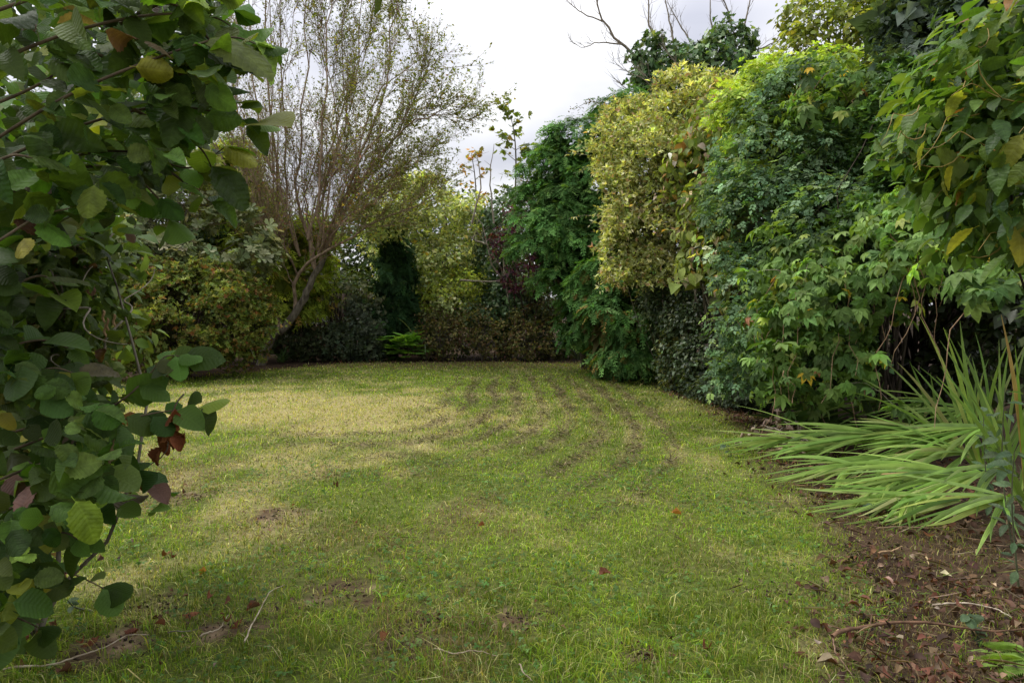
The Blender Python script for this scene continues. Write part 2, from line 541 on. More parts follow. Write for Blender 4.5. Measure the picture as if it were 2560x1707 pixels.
def leaf_objects(root, tmpl, L, mask, mat, name='leaf', smooth=True, tm=None):
    """each picked leaf is its own object; alike leaves share mesh data"""
    ms = tm or [raw_mesh(name, t[0], t[1], np.repeat(t[2][:, None], 3, 1), t[0][:, :2], smooth) for t in tmpl]
    for i in np.nonzero(mask)[0]:
        o = bpy.data.objects.new(name, ms[L['idx'][i]])
        if not ms[L['idx'][i]].materials:
            ms[L['idx'][i]].materials.append(mat)
        COL.objects.link(o)
        s = L['S'][i]; R = np.stack([L['X'][i], L['Y'][i], L['Z'][i]], 1) * s
        mw = Matrix(((*R[0], L['P'][i][0]), (*R[1], L['P'][i][1]), (*R[2], L['P'][i][2]), (0, 0, 0, 1)))
        own = L['own'][i] if 'own' in L else None
        o.parent = own or root
        o.matrix_parent_inverse = Matrix() if own else Matrix.Translation(root.location).inverted()
        o.matrix_basis = mw
        o.color = (*[float(v) for v in L['C'][i]], 1)


def put(root, tmpl, L, mat, pieces=0, piece='leaf', stuff='foliage', smooth=False, low=None):
    n = len(L['P'])
    mask = np.zeros(n, bool)
    if pieces:
        d = CAMP - L['P']; dist = np.linalg.norm(d, axis=1)
        face = (L['N'] * d).sum(1) / dist
        # nearest, on the face turned to the viewer
        px = (L['P'][:, 0] / L['P'][:, 1]) * FPX + 1280
        score = dist - .6 * face + rng.random(n) * .35 + np.where((px < -20) | (px > 2580), 50, 0)
        mask[np.argsort(score)[:pieces]] = True
        leaf_objects(root, tmpl, L, mask, mat, piece)
    rest = ~mask
    a = Acc()
    place(a, low or tmpl, L['idx'][rest], L['P'][rest], L['X'][rest], L['Y'][rest], L['Z'][rest], L['S'][rest], L['C'][rest])
    return a.build(stuff, mat, root, kind='stuff', smooth=smooth)


def stems(root, base, targets, r0, mat, name='branch', trunk=None, sag=.15, joined=True, col=(1, 1, 1), sides=5):
    """woody stems from the base out to leaf clusters"""
    a = Acc()
    for t in targets:
        b = np.asarray(base, float) + np.append(rng.normal(0, r0 * 1.2, 2), 0)
        mid = b * .5 + t * .5 + rng.normal(0, .08, 3) * np.linalg.norm(t - b) + np.array((0, 0, sag * np.linalg.norm(t - b)))
        mid[:2] = mid[:2] * .75 + b[:2] * .25
        P = spline([b, mid, t], 8)
        P[1:-1] += rng.normal(0, .012 * np.linalg.norm(t - b), (6, 3))
        tube(a, P, np.linspace(r0 * rng.uniform(.5, 1), .004, 8), sides, col)
    return a.build(name, mat, root, smooth=True)


def shrub(name, label, cat, blobs, base, ncl, per, crad, size, tmpl, pal, mat, pieces=0, piece='leaf', r0=.03, nst=14, bark=None,
          thick=.3, lump=.22, fill=0, fillpal=None, group=None, back=-.45, mound=None, shoot=None, **kw):
    root = thing(name, label, cat, base, group)
    big = blobs
    if mound:
        blobs = mounds(blobs, *mound)
    P, N = shell(blobs, ncl, thick, lump, back=back, nbig=len(big) if mound else 0, under=-.3 if mound else -2.0)
    L = clusters(P, N, per, crad, size, tmpl, pal, **kw)
    put(root, tmpl, L, mat, pieces, piece)
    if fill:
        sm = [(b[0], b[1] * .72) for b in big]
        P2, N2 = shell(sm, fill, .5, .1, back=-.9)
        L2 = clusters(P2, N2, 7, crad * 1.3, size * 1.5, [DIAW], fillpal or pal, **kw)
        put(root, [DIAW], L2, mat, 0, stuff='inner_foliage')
    if nst:
        ii = rng.choice(len(P), min(nst, len(P)), replace=False)
        stems(root, base, P[ii] - N[ii] * crad * .6, r0, bark or M_BARKD)
    if shoot:
        shoots(root, P, N, shoot[0], shoot[1], tmpl if len(shoot) < 3 else shoot[2], size, pal, mat, gain=kw.get('gain', 1.3))
    return root, P, N


def shoots(root, P, N, n, length, tmpl, size, pal, mat, step=.05, up=.3, droop=.5, r=.004, gain=1.4, col=(1, 1, 1), name='shoot', bark=None):
    """loose arching shoots that stand out of a plant's face"""
    face = np.nonzero((N * unit(CAMP - P)).sum(1) > -.15)[0]
    LPs_, LDs_ = [], []
    for i in rng.choice(face, n):
        l = length * rng.uniform(.5, 1.4); t = np.linspace(0, 1, 8)
        d = unit(N[i] + UP * up + rng.normal(0, .45, 3))
        q = P[i] - d * .1 + d * (t * l)[:, None] - UP * (droop * rng.uniform(.2, 1.4) * l * t ** 2.2)[:, None] + rng.normal(0, .012 * l, (8, 3))
        q[:, 2] = np.maximum(q[:, 2], .03)
        a = Acc(); tube(a, q, np.linspace(r, r * .35, 8), 4, col); a.build(name, bark or M_TWIG, root, smooth=True)
        m = max(3, int(l / step)); f = rng.uniform(.15, 1, m) * 7; ii = np.minimum(f.astype(int), 6)
        LPs_.append(q[ii] + (q[ii + 1] - q[ii]) * (f - ii)[:, None]); LDs_.append(unit(q[ii + 1] - q[ii]))
    lp, ld = np.concatenate(LPs_), np.concatenate(LDs_); m = len(lp)
    X, Y, Z = frames(UP + rng.normal(0, .5, (m, 3)), ld * .6 + rng.normal(0, .7, (m, 3)) - UP * .2)
    put(root, tmpl, dict(P=lp, X=X, Y=Y, Z=Z, S=size * np.exp(rng.normal(0, .25, m)), C=np.clip(gain * pick_cols(pal, m, .2), 0, .8), idx=rng.integers(0, len(tmpl), m), N=ld), mat, 0, stuff='shoot_leaves')


def interp(x, xs, ys):
    return np.interp(x, xs, ys)

# ------------------------------------------------------------------ ground and lawn
def gh(x, y):
    return .05 * (n2(x, y, .35, 3.1) - .5) + .018 * (n2(x, y, 1.7, 8.2) - .5)


RX_Y = [0, 2.7, 4.2, 5.2, 6.6, 8.6, 10.3, 12.9, 18.5]
RX_X = [1.2, 1.45, 2.0, 2.3, 2.45, 3.0, 2.9, 2.75, 2.5]
LX_Y = [0, 3, 5, 8, 13, 18.5]
LX_X = [-3.2, -3.4, -4.6, -7, -10.5, -10.5]


def lawn_edge(x, y):
    """signed distance-like value: > 0 on the lawn"""
    wob = .5 * (n2(x, y, 1.3, 4.4) - .5)
    right = interp(y, RX_Y, RX_X) + wob - x
    left = x - interp(y, LX_Y, LX_X) + wob
    far = interp(x, [-10, -7, -5.6, -4.4, -3, 2.6], [12.6, 13.5, 15.6, 17.3, 17.7, 17.6]) + wob - y
    return np.minimum(np.minimum(right, left), far)


SC = np.array((-2.0, 10.0))
BARE = [(1315, 1560, .15), (1000, 1615, .16), (1070, 1560, .1), (850, 1490, .2), (380, 1520, .17), (560, 1560, .22), (300, 1610, .22), (1930, 1480, .13), (470, 1245, .16), (700, 1290, .2), (1610, 1640, .1)]
BARE = [(*WG(a, b)[:2], r) for a, b, r in BARE]


def fields(x, y):
    d = (np.maximum(x - SC[0], .02) ** 2.3 + (np.maximum(SC[1] - y, 0) * .58) ** 2.3) ** (1 / 2.3)
    d = d + .22 * (n2(x, y, .6, 2.2) - .5) + .12 * (n2(x, y, 3.5, 4.2) - .5)
    ph = (d / .37) % 1.0
    line = (.5 - .5 * np.cos(2 * math.pi * ph)) ** 3.2
    reg = np.clip((d - .5) / .9, 0, 1) * np.clip((4.3 - d) / .5, 0, 1) * np.clip((17.5 - y) / 4.5, 0, 1) * np.clip((y - np.where(x > .3, 3.9, 5.2)) / 2.2, 0, 1) * np.clip((x + 3.2) / 2.4, 0.12, 1)
    line = line * reg * np.clip((.6 * n2(x, y, 1.3, 7.7) + .4 * n2(x, y, 4.5, 2.7) - .34) / .24, .22, 1)
    soft = (.5 - .5 * np.cos(2 * math.pi * ph)) ** 1.3 * reg * (.55 + .45 * np.clip((n2(x, y, 1.1, 17.7) - .3) / .35, 0, 1))
    line = np.clip(line * .45 + soft * .42, 0, 1)
    dry = -.14 + np.exp(-(((x + 3.4) / 2.9) ** 2 + ((y - 9.9) / 3.0) ** 2)) * 1.1
    dry = dry + .55 * np.exp(-(((x + .6) / 1.9) ** 2 + ((y - 8.2) / 2.2) ** 2)) + .35 * np.exp(-(((x - 1.6) / .9) ** 2 + ((y - 8) / 2.5) ** 2))
    near = np.clip((7.5 - y) / 2.5, 0, 1)
    dry = dry + (1.5 - .7 * near) * (n2(x, y, .75, 5.5) - .5) + (1.3 + 1.1 * near) * (n2(x, y, 2.6, 1.5) - .5) + .03 * near
    dry = dry - .35 * np.exp(-(((x - .8) / 1.6) ** 2 + ((y - 5.2) / 2.2) ** 2))
    green_band = np.clip(1 - np.abs(ph) / .3, 0, 1) + np.clip(1 - np.abs(ph - 1) / .3, 0, 1)
    dry = dry - .6 * green_band * reg * np.clip((x + 1.8) / 1.5, 0, 1)
    brown = np.clip((n2(x, y, .9, 15.5) - .49) * 3.2, 0, 1) * np.clip(.95 - np.abs(y - 4.9) / 2.0, .1, 1) * np.clip((1.2 - x) / 2.5, .25, 1)
    brown = np.maximum(brown, np.clip((n2(x, y, 1.5, 25.5) - .53) * 5, 0, .8) * near * np.clip(1.1 - (x + 2) / 4, .3, 1))
    brown = np.maximum(brown, np.clip((y - 15.2) / 2.2, 0, .75))
    bare = np.zeros_like(x)
    nb = 3.4 * (n2(x, y, 7, 3.3) - .58)
    for bx, by, r in BARE:
        q = np.hypot((x - bx), (y - by) * 1.15) / r
        bare = np.maximum(bare, np.clip(1.35 - q + nb, 0, 1))
    bed = np.clip((.28 - lawn_edge(x, y)) / .45, 0, 1)
    return line, np.clip(dry, 0, 1), brown, bare, bed


def mixc(a, b, t):
    return a * (1 - t[..., None]) + np.asarray(b) * t[..., None]


def ground_mat(name, c_lo, c_hi, scale):
    m, N, L, out = new_mat(name)
    at = N.new('ShaderNodeAttribute'); at.attribute_name = 'Col'
    tc = N.new('ShaderNodeTexCoord')
    nz = N.new('ShaderNodeTexNoise'); nz.inputs['Scale'].default_value = scale; nz.inputs['Detail'].default_value = 8; nz.inputs['Roughness'].default_value = .7
    L.new(tc.outputs['Object'], nz.inputs['Vector'])
    rp = N.new('ShaderNodeValToRGB')
    rp.color_ramp.elements[0].position = .3; rp.color_ramp.elements[0].color = (*c_lo, 1)
    rp.color_ramp.elements[1].position = .72; rp.color_ramp.elements[1].color = (*c_hi, 1)
    L.new(nz.outputs['Fac'], rp.inputs[0])
    mu = N.new('ShaderNodeMixRGB'); mu.blend_type = 'MULTIPLY'; mu.inputs[0].default_value = 1
    L.new(at.outputs['Color'], mu.inputs[1]); L.new(rp.outputs[0], mu.inputs[2])
    bs = N.new('ShaderNodeBsdfPrincipled'); bs.inputs['Roughness'].default_value = .95; bs.inputs['Specular IOR Level'].default_value = .1
    L.new(mu.outputs[0], bs.inputs['Base Color'])
    bp = N.new('ShaderNodeBump'); bp.inputs['Strength'].default_value = .8; bp.inputs['Distance'].default_value = .02
    L.new(nz.outputs['Fac'], bp.inputs['Height']); L.new(bp.outputs[0], bs.inputs['Normal'])
    L.new(bs.outputs[0], out.inputs['Surface'])
    return m


def grid_mesh(name, xs, ys, zf, colf, keep=None):
    X, Y = np.meshgrid(xs, ys, indexing='ij'); Z = zf(X, Y); C = colf(X, Y)
    nx, ny = X.shape
    i, j = np.meshgrid(np.arange(nx - 1), np.arange(ny - 1), indexing='ij')
    a = (i * ny + j).ravel()
    F = np.stack([a, a + ny, a + ny + 1, a + 1], 1)
    if keep is not None:
        k = keep(X, Y).ravel(); F = F[k[F].all(1)]
    return raw_mesh(name, np.stack([X.ravel(), Y.ravel(), Z.ravel()], 1), F, C.reshape(-1, 3), smooth=True)


M_SOIL = ground_mat('soil', (.45, .4, .35), (1.5, 1.4, 1.3), 9)
M_LAWN = ground_mat('lawn_thatch', (.45, .45, .42), (1.5, 1.45, 1.35), 22)
gx = np.concatenate([[-600, -200, -80, -40, -22], np.arange(-14, 14.01, .35), [22, 40, 80, 200, 600]])
gy = np.concatenate([[-600, -200, -60, -20], np.arange(-6, 24.01, .35), [30, 45, 80, 200, 600, 1500]])


def soil_col(x, y):
    c = np.zeros(x.shape + (3,)) + np.array((.05, .034, .023))
    c = mixc(c, (.085, .06, .04), np.clip((n2(x, y, 1.1, 6) - .45) * 3, 0, 1))
    return c


g = link('ground', grid_mesh('ground', gx, gy, lambda x, y: gh(x, y) - .02 - .1 * np.clip((np.hypot(x, y) - 30) / 60, 0, 1), soil_col), M_SOIL)
g['kind'] = 'structure'


def lawn_col(x, y):
    line, dry, brown, bare, bed = fields(x, y)
    c = np.zeros(x.shape + (3,)) + np.array((.10, .125, .03))
    c = mixc(c, (.33, .28, .14), dry)
    c = mixc(c, (.13, .095, .055), brown * .7)
    c = mixc(c, (.09, .075, .035), line * .55)
    c = mixc(c, mixc(np.zeros(x.shape + (3,)) + np.array((.095, .06, .04)), (.26, .19, .125), np.clip((n2(x, y, 9, 1.2) - .45) * 4, 0, 1)), bare)
    return mixc(c, (.065, .045, .03), bed)


ln = link('lawn', grid_mesh('lawn', np.arange(-10.6, 3.3, .07), np.arange(-.5, 18.4, .09), gh, lawn_col, lambda x, y: lawn_edge(x, y) > -.12), M_LAWN)
ln['kind'] = 'structure'

# ---- grass blades
def in_view(x, y, m=.25):
    return np.abs(x) < y * .765 + m


def blades(x, y, h, w, col, lean=.55, segs=2):
    n = len(x)
    z = gh(x, y) - .004
    th = rng.uniform(0, 2 * math.pi, n); le = np.abs(rng.normal(0, lean, n)) * h
    d = np.stack([np.cos(th), np.sin(th), np.zeros(n)], 1)
    s = np.stack([-np.sin(th + rng.normal(0, .7, n)), np.cos(th), np.zeros(n)], 1)
    p0 = np.stack([x, y, z], 1)
    p1 = p0 + d * (le * .35)[:, None] + UP * (h * .6)[:, None]
    p2 = p0 + d * (le * 1.15)[:, None] + UP * (h * np.clip(1.05 - .35 * (le / h) ** 2, .3, 1))[:, None]
    hw = (w * .5)[:, None]
    V = np.stack([p0 - s * hw, p0 + s * hw, p1 - s * hw * .85, p1 + s * hw * .85, p2], 1).reshape(-1, 3)
    F = np.array([(0, 1, 3), (0, 3, 2), (2, 3, 4)])[None] + (np.arange(n) * 5)[:, None, None]
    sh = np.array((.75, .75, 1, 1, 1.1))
    return V, F.reshape(-1, 3), (col[:, None] * sh[None, :, None]).reshape(-1, 3)


ga = Acc()
for (y0, y1, dens, wd, hh) in ((2.25, 3.4, 8600, .0031, .029), (3.4, 4.8, 5400, .0038, .026), (4.8, 7.0, 2900, .005, .025), (7.0, 10.0, 1400, .0072, .03), (10, 13.5, 700, .0115, .028), (13.5, 18.2, 400, .0175, .028)):
    x0, x1 = -y1 * .77 - .3, min(y1 * .77 + .3, 3.6)
    n = int(dens * (x1 - x0) * (y1 - y0))
    x = rng.uniform(x0, x1, n); y = rng.uniform(y0, y1, n)
    line, dry, brown, bare, bed = fields(x, y)
    tuft = n2(x, y, 7.0, 2.9)
    keep = in_view(x, y) & (rng.random(n) > np.clip(bare * 1.05 + bed * .72 + brown * .25 + line * .45 - .1, 0, .985)) & (lawn_edge(x, y) > -.9) & (rng.random(n) < .5 + tuft)
    x, y, line, dry, brown, bare, tuft = x[keep], y[keep], line[keep], dry[keep], brown[keep], bare[keep], tuft[keep]
    m = len(x)
    c = pick_cols([(3, (.14, .22, .02)), (3, (.19, .265, .026)), (1.6, (.09, .16, .016)), (1.0, (.27, .29, .06))], m, .28)
    c *= (1.28 - .55 * np.clip((n2(x, y, 1.9, 21.0) - .3) / .4, 0, 1) * (n2(x, y, .6, 8.8) > .42))[:, None]
    straw = pick_cols([(3, (.40, .40, .15)), (2, (.33, .32, .11)), (1, (.48, .45, .22))], m, .22)
    isd = rng.random(m) < np.clip(dry * .92 + .14, 0, .93)
    c[isd] = straw[isd]
    ib = rng.random(m) < np.maximum(brown * .75, bed[keep] * .6)
    c[ib] = pick_cols([(1, (.17, .125, .065)), (1, (.25, .19, .10))], m, .2)[ib]
    il = rng.random(m) < line * .6
    c[il] = pick_cols([(1, (.13, .105, .06)), (1, (.08, .075, .035))], m, .2)[il]
    long = np.clip((3.6 - y) / 1.1, 0, 1) * (tuft > .5) * (x < 1.2)
    h = hh * np.exp(rng.normal(0, .35, m)) * (.6 + .9 * tuft) * (1 - .45 * line) * (1 + .75 * long)
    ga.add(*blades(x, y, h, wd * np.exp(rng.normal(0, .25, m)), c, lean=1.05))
go = ga.build('grass', M_GRASS, kind='stuff')
tag(go, 'short mown grass of the lawn, green and straw coloured', 'grass')

# ---- cut grass left in curved rows by the mower
ca = Acc()
n = 200000
x = rng.uniform(-7, 3, n); y = rng.uniform(3.6, 14, n)
line, dry, brown, bare, bed = fields(x, y)
lump = n2(x, y, 5.0, 6.6)
keep = in_view(x, y) & (rng.random(n) < np.clip(line * 1.0 + brown * .12, 0, 1) * np.clip((lump - .25) * 3, .2, 1)) & (lawn_edge(x, y) > .1)
x, y, lump = x[keep], y[keep], lump[keep]
m = len(x)
th = rng.uniform(0, 2 * math.pi, m)
P = np.stack([x, y, gh(x, y) + .012 + rng.random(m) * .035 * np.clip(lump * 1.6 - .3, .2, 1)], 1)
tipv = np.stack([np.cos(th), np.sin(th), rng.normal(0, .35, m)], 1)
Xa, Ya, Za = frames(UP + rng.normal(0, .4, (m, 3)), tipv)
place(ca, [t_dia(.07, .01, .05)], np.zeros(m, int), P, Xa, Ya, Za, rng.uniform(.025, .065, m) * (1 + y / 16), pick_cols([(2, (.10, .08, .042)), (2, (.17, .14, .07)), (1, (.055, .05, .024))], m, .22))
co = ca.build('grass_clippings', M_DRY, kind='stuff')
tag(co, 'dark dried grass clippings lying in curved mower rows on the lawn', 'grass clippings')

# ---- clover and small weeds in the near turf
ca = Acc()
n = 8000
x = rng.uniform(-3.4, 1.9, n); y = rng.uniform(2.3, 6.5, n)
line, dry, brown, bare, bed = fields(x, y)
keep = (n2(x, y, 1.6, 11.2) > .5) & (bare < .4) & in_view(x, y) & (bed < .9)
x, y = x[keep], y[keep]; m = len(x)
P = np.stack([x, y, gh(x, y) + rng.uniform(.015, .045, m)], 1)
Xa, Ya, Za = frames(UP + rng.normal(0, .35, (m, 3)), rng.normal(size=(m, 3)))
trif = t_whorl(3, T([(0, 0, 0), (-.34, .35, .03), (.34, .35, .03), (-.3, .8, .02), (.3, .8, .02), (0, .95, 0)], [(0, 2, 1), (1, 2, 4), (1, 4, 3), (3, 4, 5)]), 0, 3)
place(ca, [trif], np.zeros(m, int), P, Xa, Ya, Za, rng.uniform(.009, .020, m), pick_cols([(2, (.07, .14, .03)), (1, (.11, .19, .05))], m, .2))
co = ca.build('clover', M_LEAF, kind='stuff')
tag(co, 'small clover and weed leaves low in the near grass', 'clover')

# ================================================================== plants: the back of the garden
def limb_tree(root, limbs, nsub, ntwig, sublen, twiglen, mat, up=.35, r_sub=.35, leafstep=.07, trunk_name='limb', start=.22, spread=.75, own=True, colr=(1, 1, 1)):
    """limbs: list of (points, r0). Adds limbs, branches and twigs; returns leaf anchor points and directions"""
    sub = Acc(); LP, LD = [], []
    for pts, r0 in limbs:
        P = spline(pts, 14)
        Ln = np.linalg.norm(np.diff(P, axis=0), axis=1).sum()
        P[1:-1] += rng.normal(0, .006 * Ln, (12, 3))
        R = r0 * np.linspace(1, .16, 14)
        a = Acc(); tube(a, P, R, 7, colr)
        a.build(trunk_name, mat, root, smooth=True)
        Tn = unit(np.gradient(P, axis=0))
        for k in range(nsub):
            t = start + (1 - start) * (k + rng.random()) / nsub
            i = min(int(t * 13), 12)
            d = unit(Tn[i] + spread * unit(rng.normal(size=3)) + UP * up)
            l = sublen * Ln * rng.uniform(.55, 1.15) * (1.15 - .55 * t)
            q = P[i] + d * np.linspace(0, l, 7)[:, None] + (UP * up * .4 + rng.normal(0, .12, 3)) * (np.linspace(0, 1, 7) ** 2)[:, None] * l
            q[1:] += rng.normal(0, .02 * l, (6, 3))
            tube(sub, q, np.linspace(max(R[i] * r_sub, .006), .003, 7), 4, colr)
            for j in range(ntwig):
                u = rng.uniform(.15, 1); b = q[0] * 0
                f = u * 6; ii = min(int(f), 5); b = q[ii] + (q[ii + 1] - q[ii]) * (f - ii)
                dd = unit(unit(q[ii + 1] - q[ii]) + .8 * unit(rng.normal(size=3)) + UP * up * .6)
                tl = twiglen * rng.uniform(.5, 1.3)
                w = b + dd * np.linspace(0, tl, 3)[:, None] + rng.normal(0, .03 * tl, (3, 3)) + UP * (np.linspace(0, 1, 3) ** 2)[:, None] * tl * .15
                w[0] = b
                tube(sub, w, np.array((.0045, .0033, .002)), 3, colr)
                m = max(2, int(tl / leafstep))
                tt = rng.uniform(.1, 1.05, m)
                LP.append(b + dd * tl * tt[:, None] + UP * (tt ** 2)[:, None] * tl * .15); LD.append(np.tile(dd, (m, 1)))
    sub.build('branches', mat, root, kind='stuff')
    return np.concatenate(LP), np.concatenate(LD)


def leaves_on(root, LP, LD, tmpl, size, pal, mat, pieces=0, jit=.2, down=.2, wild=.55, stuff='foliage'):
    m = len(LP)
    X, Y, Z = frames(UP + rng.normal(0, .6, (m, 3)), LD + rng.normal(0, wild, (m, 3)) - UP * down)
    L = dict(P=LP + rng.normal(0, .015, (m, 3)), X=X, Y=Y, Z=Z, S=size * np.exp(rng.normal(0, .25, m)), C=pick_cols(pal, m, jit), idx=rng.integers(0, len(tmpl), m), N=unit(CAMP - LP))
    put(root, tmpl, L, mat, pieces, stuff=stuff)


def G(px, Y):
    return np.array(((px - 1280) / FPX * Y, Y, 0.0))


# ---- dark boarded fence behind the far bed
fr = thing('board_fence', 'dark brown upright board fence in deep shade behind the far bed', 'fence', (-4.5, 20.6, 0))
M_BOARD = bark_mat('dark_board', (.018, .011, .008), (.055, .033, .024), 6)
bm_me = None
for k in range(44):
    x = -9.4 + k * .155
    V = np.array([(dx, dy, dz) for dx in (-.07, .07) for dy in (-.011, .011) for dz in (0, 1.85)])
    F = np.array([(0, 1, 3, 2), (4, 6, 7, 5), (0, 4, 5, 1), (2, 3, 7, 6), (1, 5, 7, 3), (0, 2, 6, 4)])
    if bm_me is None:
        bm_me = raw_mesh('board', V, F)
    o = link('board', bm_me, M_BOARD, fr, loc=(x, 20.6 + (.012 if k % 2 else 0), -.02 + random.uniform(-.02, .02)))
for z in (.45, 1.45):
    V = np.array([(dx, dy, dz) for dx in (-9.5, -2.6) for dy in (20.64, 20.69) for dz in (z, z + .09)])
    link('rail', raw_mesh('rail', V, F), M_BOARD, fr)

# ---- far trees beyond the garden that close the view
FARPAL = [(2, (.05, .075, .022)), (2, (.075, .10, .03)), (1, (.035, .055, .018))]
far = [
    ('dark green tree rising behind the willow at left', [B(560, 640, 26, 160, 170), B(420, 600, 26, 150, 170)], (500, 26)),
    ('dark leafy tree behind the pampas grass and far bed', [B(760, 660, 27, 170, 120), B(900, 640, 27, 140, 120)], (830, 27)),
    ('rounded olive tree beyond the purple smoke bush', [B(1120, 610, 28, 170, 130), B(1290, 620, 28, 150, 130)], (1200, 28)),
    ('broad dark tree behind the big green conifer', [B(1500, 640, 27, 200, 200), B(1700, 560, 26, 180, 250)], (1600, 27)),
    ('tall dark tree behind the right hand hedge', [B(1950, 480, 19, 230, 330), B(2200, 420, 17, 220, 400)], (2080, 18)),
    ('dark tree beyond the upper right creeper', [B(2480, 300, 13, 240, 420), B(2700, 500, 12, 220, 420)], (2560, 13)),
    ('dark tree behind the hazel at the far left', [B(120, 520, 22, 230, 260), B(-120, 420, 20, 260, 340)], (20, 22)),
]
for lab, bl, (bx, by) in far:
    shrub('background_tree', lab, 'tree', bl, G(bx, by), 520, 12, .42, .16, [DIAW, DIA], FARPAL, M_LEAF, r0=.16, nst=10, thick=.5, lump=.3, fill=260, group='trees closing the view beyond the garden')
shrub('boundary_hedge', 'long dark hedge closing the far boundary behind everything', 'hedge', [B(x_, 750, 25, 130, 75, 1.2) for x_ in range(-250, 1800, 190)], G(800, 25), 1500, 9, .35, .15, [DIAW, DIA], FARPAL, M_LEAF, r0=.05, nst=20, thick=.4, fill=500)

# ---- tall sparse leaning tree at the left (many upright stems)
WY = 17.2
wt = thing('leaning_tree', 'tall sparse many-stemmed tree with leaning grey trunk at the left lawn edge', 'tree', W(655, 905, WY) * np.array((1, 1, 0)))
ta = Acc()
tp = [W(652, 915, WY), W(675, 845, WY), W(712, 818, WY), W(757, 752, WY), W(778, 703, WY), W(808, 652, WY), W(815, 600, WY + .1)]
tube(ta, spline(tp, 22) + rng.normal(0, .012, (22, 3)), np.linspace(.125, .06, 22), 10)
ta.build('trunk', M_BARK, wt, smooth=True)
la = lambda pts, r: ([W(*p) for p in pts], r)
limbs = [
    la([(738, 770, WY), (742, 690, WY - .2), (803, 635, WY - .5), (915, 568, WY - .9), (1025, 518, WY - 1.2), (1110, 462, WY - 1.4)], .085),
    la([(700, 822, WY), (690, 740, WY + .5), (700, 620, WY + .6), (690, 420, WY + .3), (666, 120, WY), (655, -90, WY)], .10),
    la([(790, 680, WY), (760, 560, WY + .2), (744, 440, WY), (762, 200, WY - .2), (766, -120, WY - .3)], .085),
    la([(690, 740, WY + .5), (712, 560, WY + .3), (706, 300, WY), (698, -100, WY)], .08),
    la([(806, 655, WY), (790, 520, WY - .4), (806, 330, WY - .5), (819, 100, WY - .6), (842, -90, WY - .6)], .075),
    la([(812, 610, WY), (806, 480, WY), (850, 330, WY + .2), (890, 160, WY + .3), (905, -50, WY + .3)], .075),
    la([(806, 640, WY), (850, 520, WY - .7), (905, 380, WY - 1), (960, 220, WY - 1.2), (985, 60, WY - 1.2), (985, 20, WY - 1.2)], .07),
    la([(812, 630, WY), (880, 500, WY), (960, 380, WY), (1030, 270, WY), (1075, 150, WY)], .068),
    la([(800, 640, WY), (880, 480, WY - 1), (990, 340, WY - 1.4), (1090, 282, WY - 1.6), (1150, 262, WY - 1.7)], .06),
    la([(812, 620, WY), (900, 500, WY + .4), (1000, 420, WY + .5), (1100, 360, WY + .6)], .055),
    la([(690, 730, WY + .5), (660, 560, WY), (610, 380, WY - .4), (585, 180, WY - .6), (560, -40, WY - .6)], .075),
    la([(700, 700, WY + .3), (650, 560, WY - .5), (580, 440, WY - 1), (520, 320, WY - 1.2), (500, 180, WY - 1.2)], .06),
    la([(745, 690, WY), (690, 590, WY - 1), (600, 545, WY - 1.6), (520, 530, WY - 2)], .04),
    la([(806, 650, WY), (850, 560, WY - 1), (930, 510, WY - 1.4), (1010, 440, WY - 1.6)], .05),
    la([(750, 640, WY), (700, 480, WY - .5), (640, 300, WY - .6), (622, 60, WY - .5), (615, -80, WY - .5)], .06),
    la([(770, 600, WY), (820, 420, WY + .6), (860, 240, WY + .8), (940, 60, WY + .9)], .06),
    la([(690, 735, WY + .4), (625, 620, WY + .4), (545, 560, WY + .6), (470, 420, WY + .6)], .05),
]
limbs = [(p, r * .6) for p, r in limbs]
for p, r in list(limbs)[1:]:
    q = [v + rng.normal(0, .05 + .42 * i / len(p), 3) for i, v in enumerate(p)]
    q[0] = p[0]
    limbs.append((q, r * .62))
LP, LD = limb_tree(wt, limbs, 16, 13, .24, .6, M_BARKW, up=.28, leafstep=.045, start=.16, spread=.68, r_sub=.3, colr=(1, .92, .86))
pxx = LP[:, 0] / LP[:, 1] * FPX + 1280; hz = LP[:, 2]
keep = (rng.random(len(LP)) < np.clip(.55 + (pxx - 760) / 520 + (hz - 5) * .02, .4, 1))
LP, LD, hz, pxx = LP[keep], LD[keep], hz[keep], pxx[keep]
red = (rng.random(len(LP)) < np.clip(.55 - np.abs(hz - 4.3) * .15 - np.abs(pxx - 780) / 600, .04, .5))
leaves_on(wt, LP[~red], LD[~red], [DIAN, DIA], .068, [(3, (.17, .20, .05)), (2, (.22, .24, .06)), (1.5, (.12, .145, .04)), (.5, (.32, .25, .06))], M_LEAF)
leaves_on(wt, LP[red], LD[red], [DIAN], .055, [(2, (.30, .11, .065)), (1, (.36, .14, .08)), (1.5, (.24, .17, .08))], M_DRY, stuff='withered_leaves')

# ---- golden green cypress behind it
GOLD = [(2, (.105, .135, .018)), (2, (.14, .165, .02)), (1.5, (.07, .095, .014)), (.4, (.16, .11, .03))]
shrub('golden_cypress', 'yellow green cypress with layered sprays behind the leaning tree', 'conifer',
      [B(590, 420, 18.6, 75, 80), B(600, 540, 18.4, 125, 110), B(640, 650, 18.2, 130, 110), B(700, 720, 18.3, 120, 90), B(560, 690, 18.4, 100, 110), B(760, 620, 18.8, 70, 90)],
      G(640, 18.9), 480, 10, .16, .3, FROND, GOLD, M_CONIFER, r0=.1, nst=16, mound=(60, .3, .5, .5), gain=2.6, up=.55, down=.05, wild=.35, cljit=.3, fill=220, fillpal=[(1, (.05, .06, .012))])

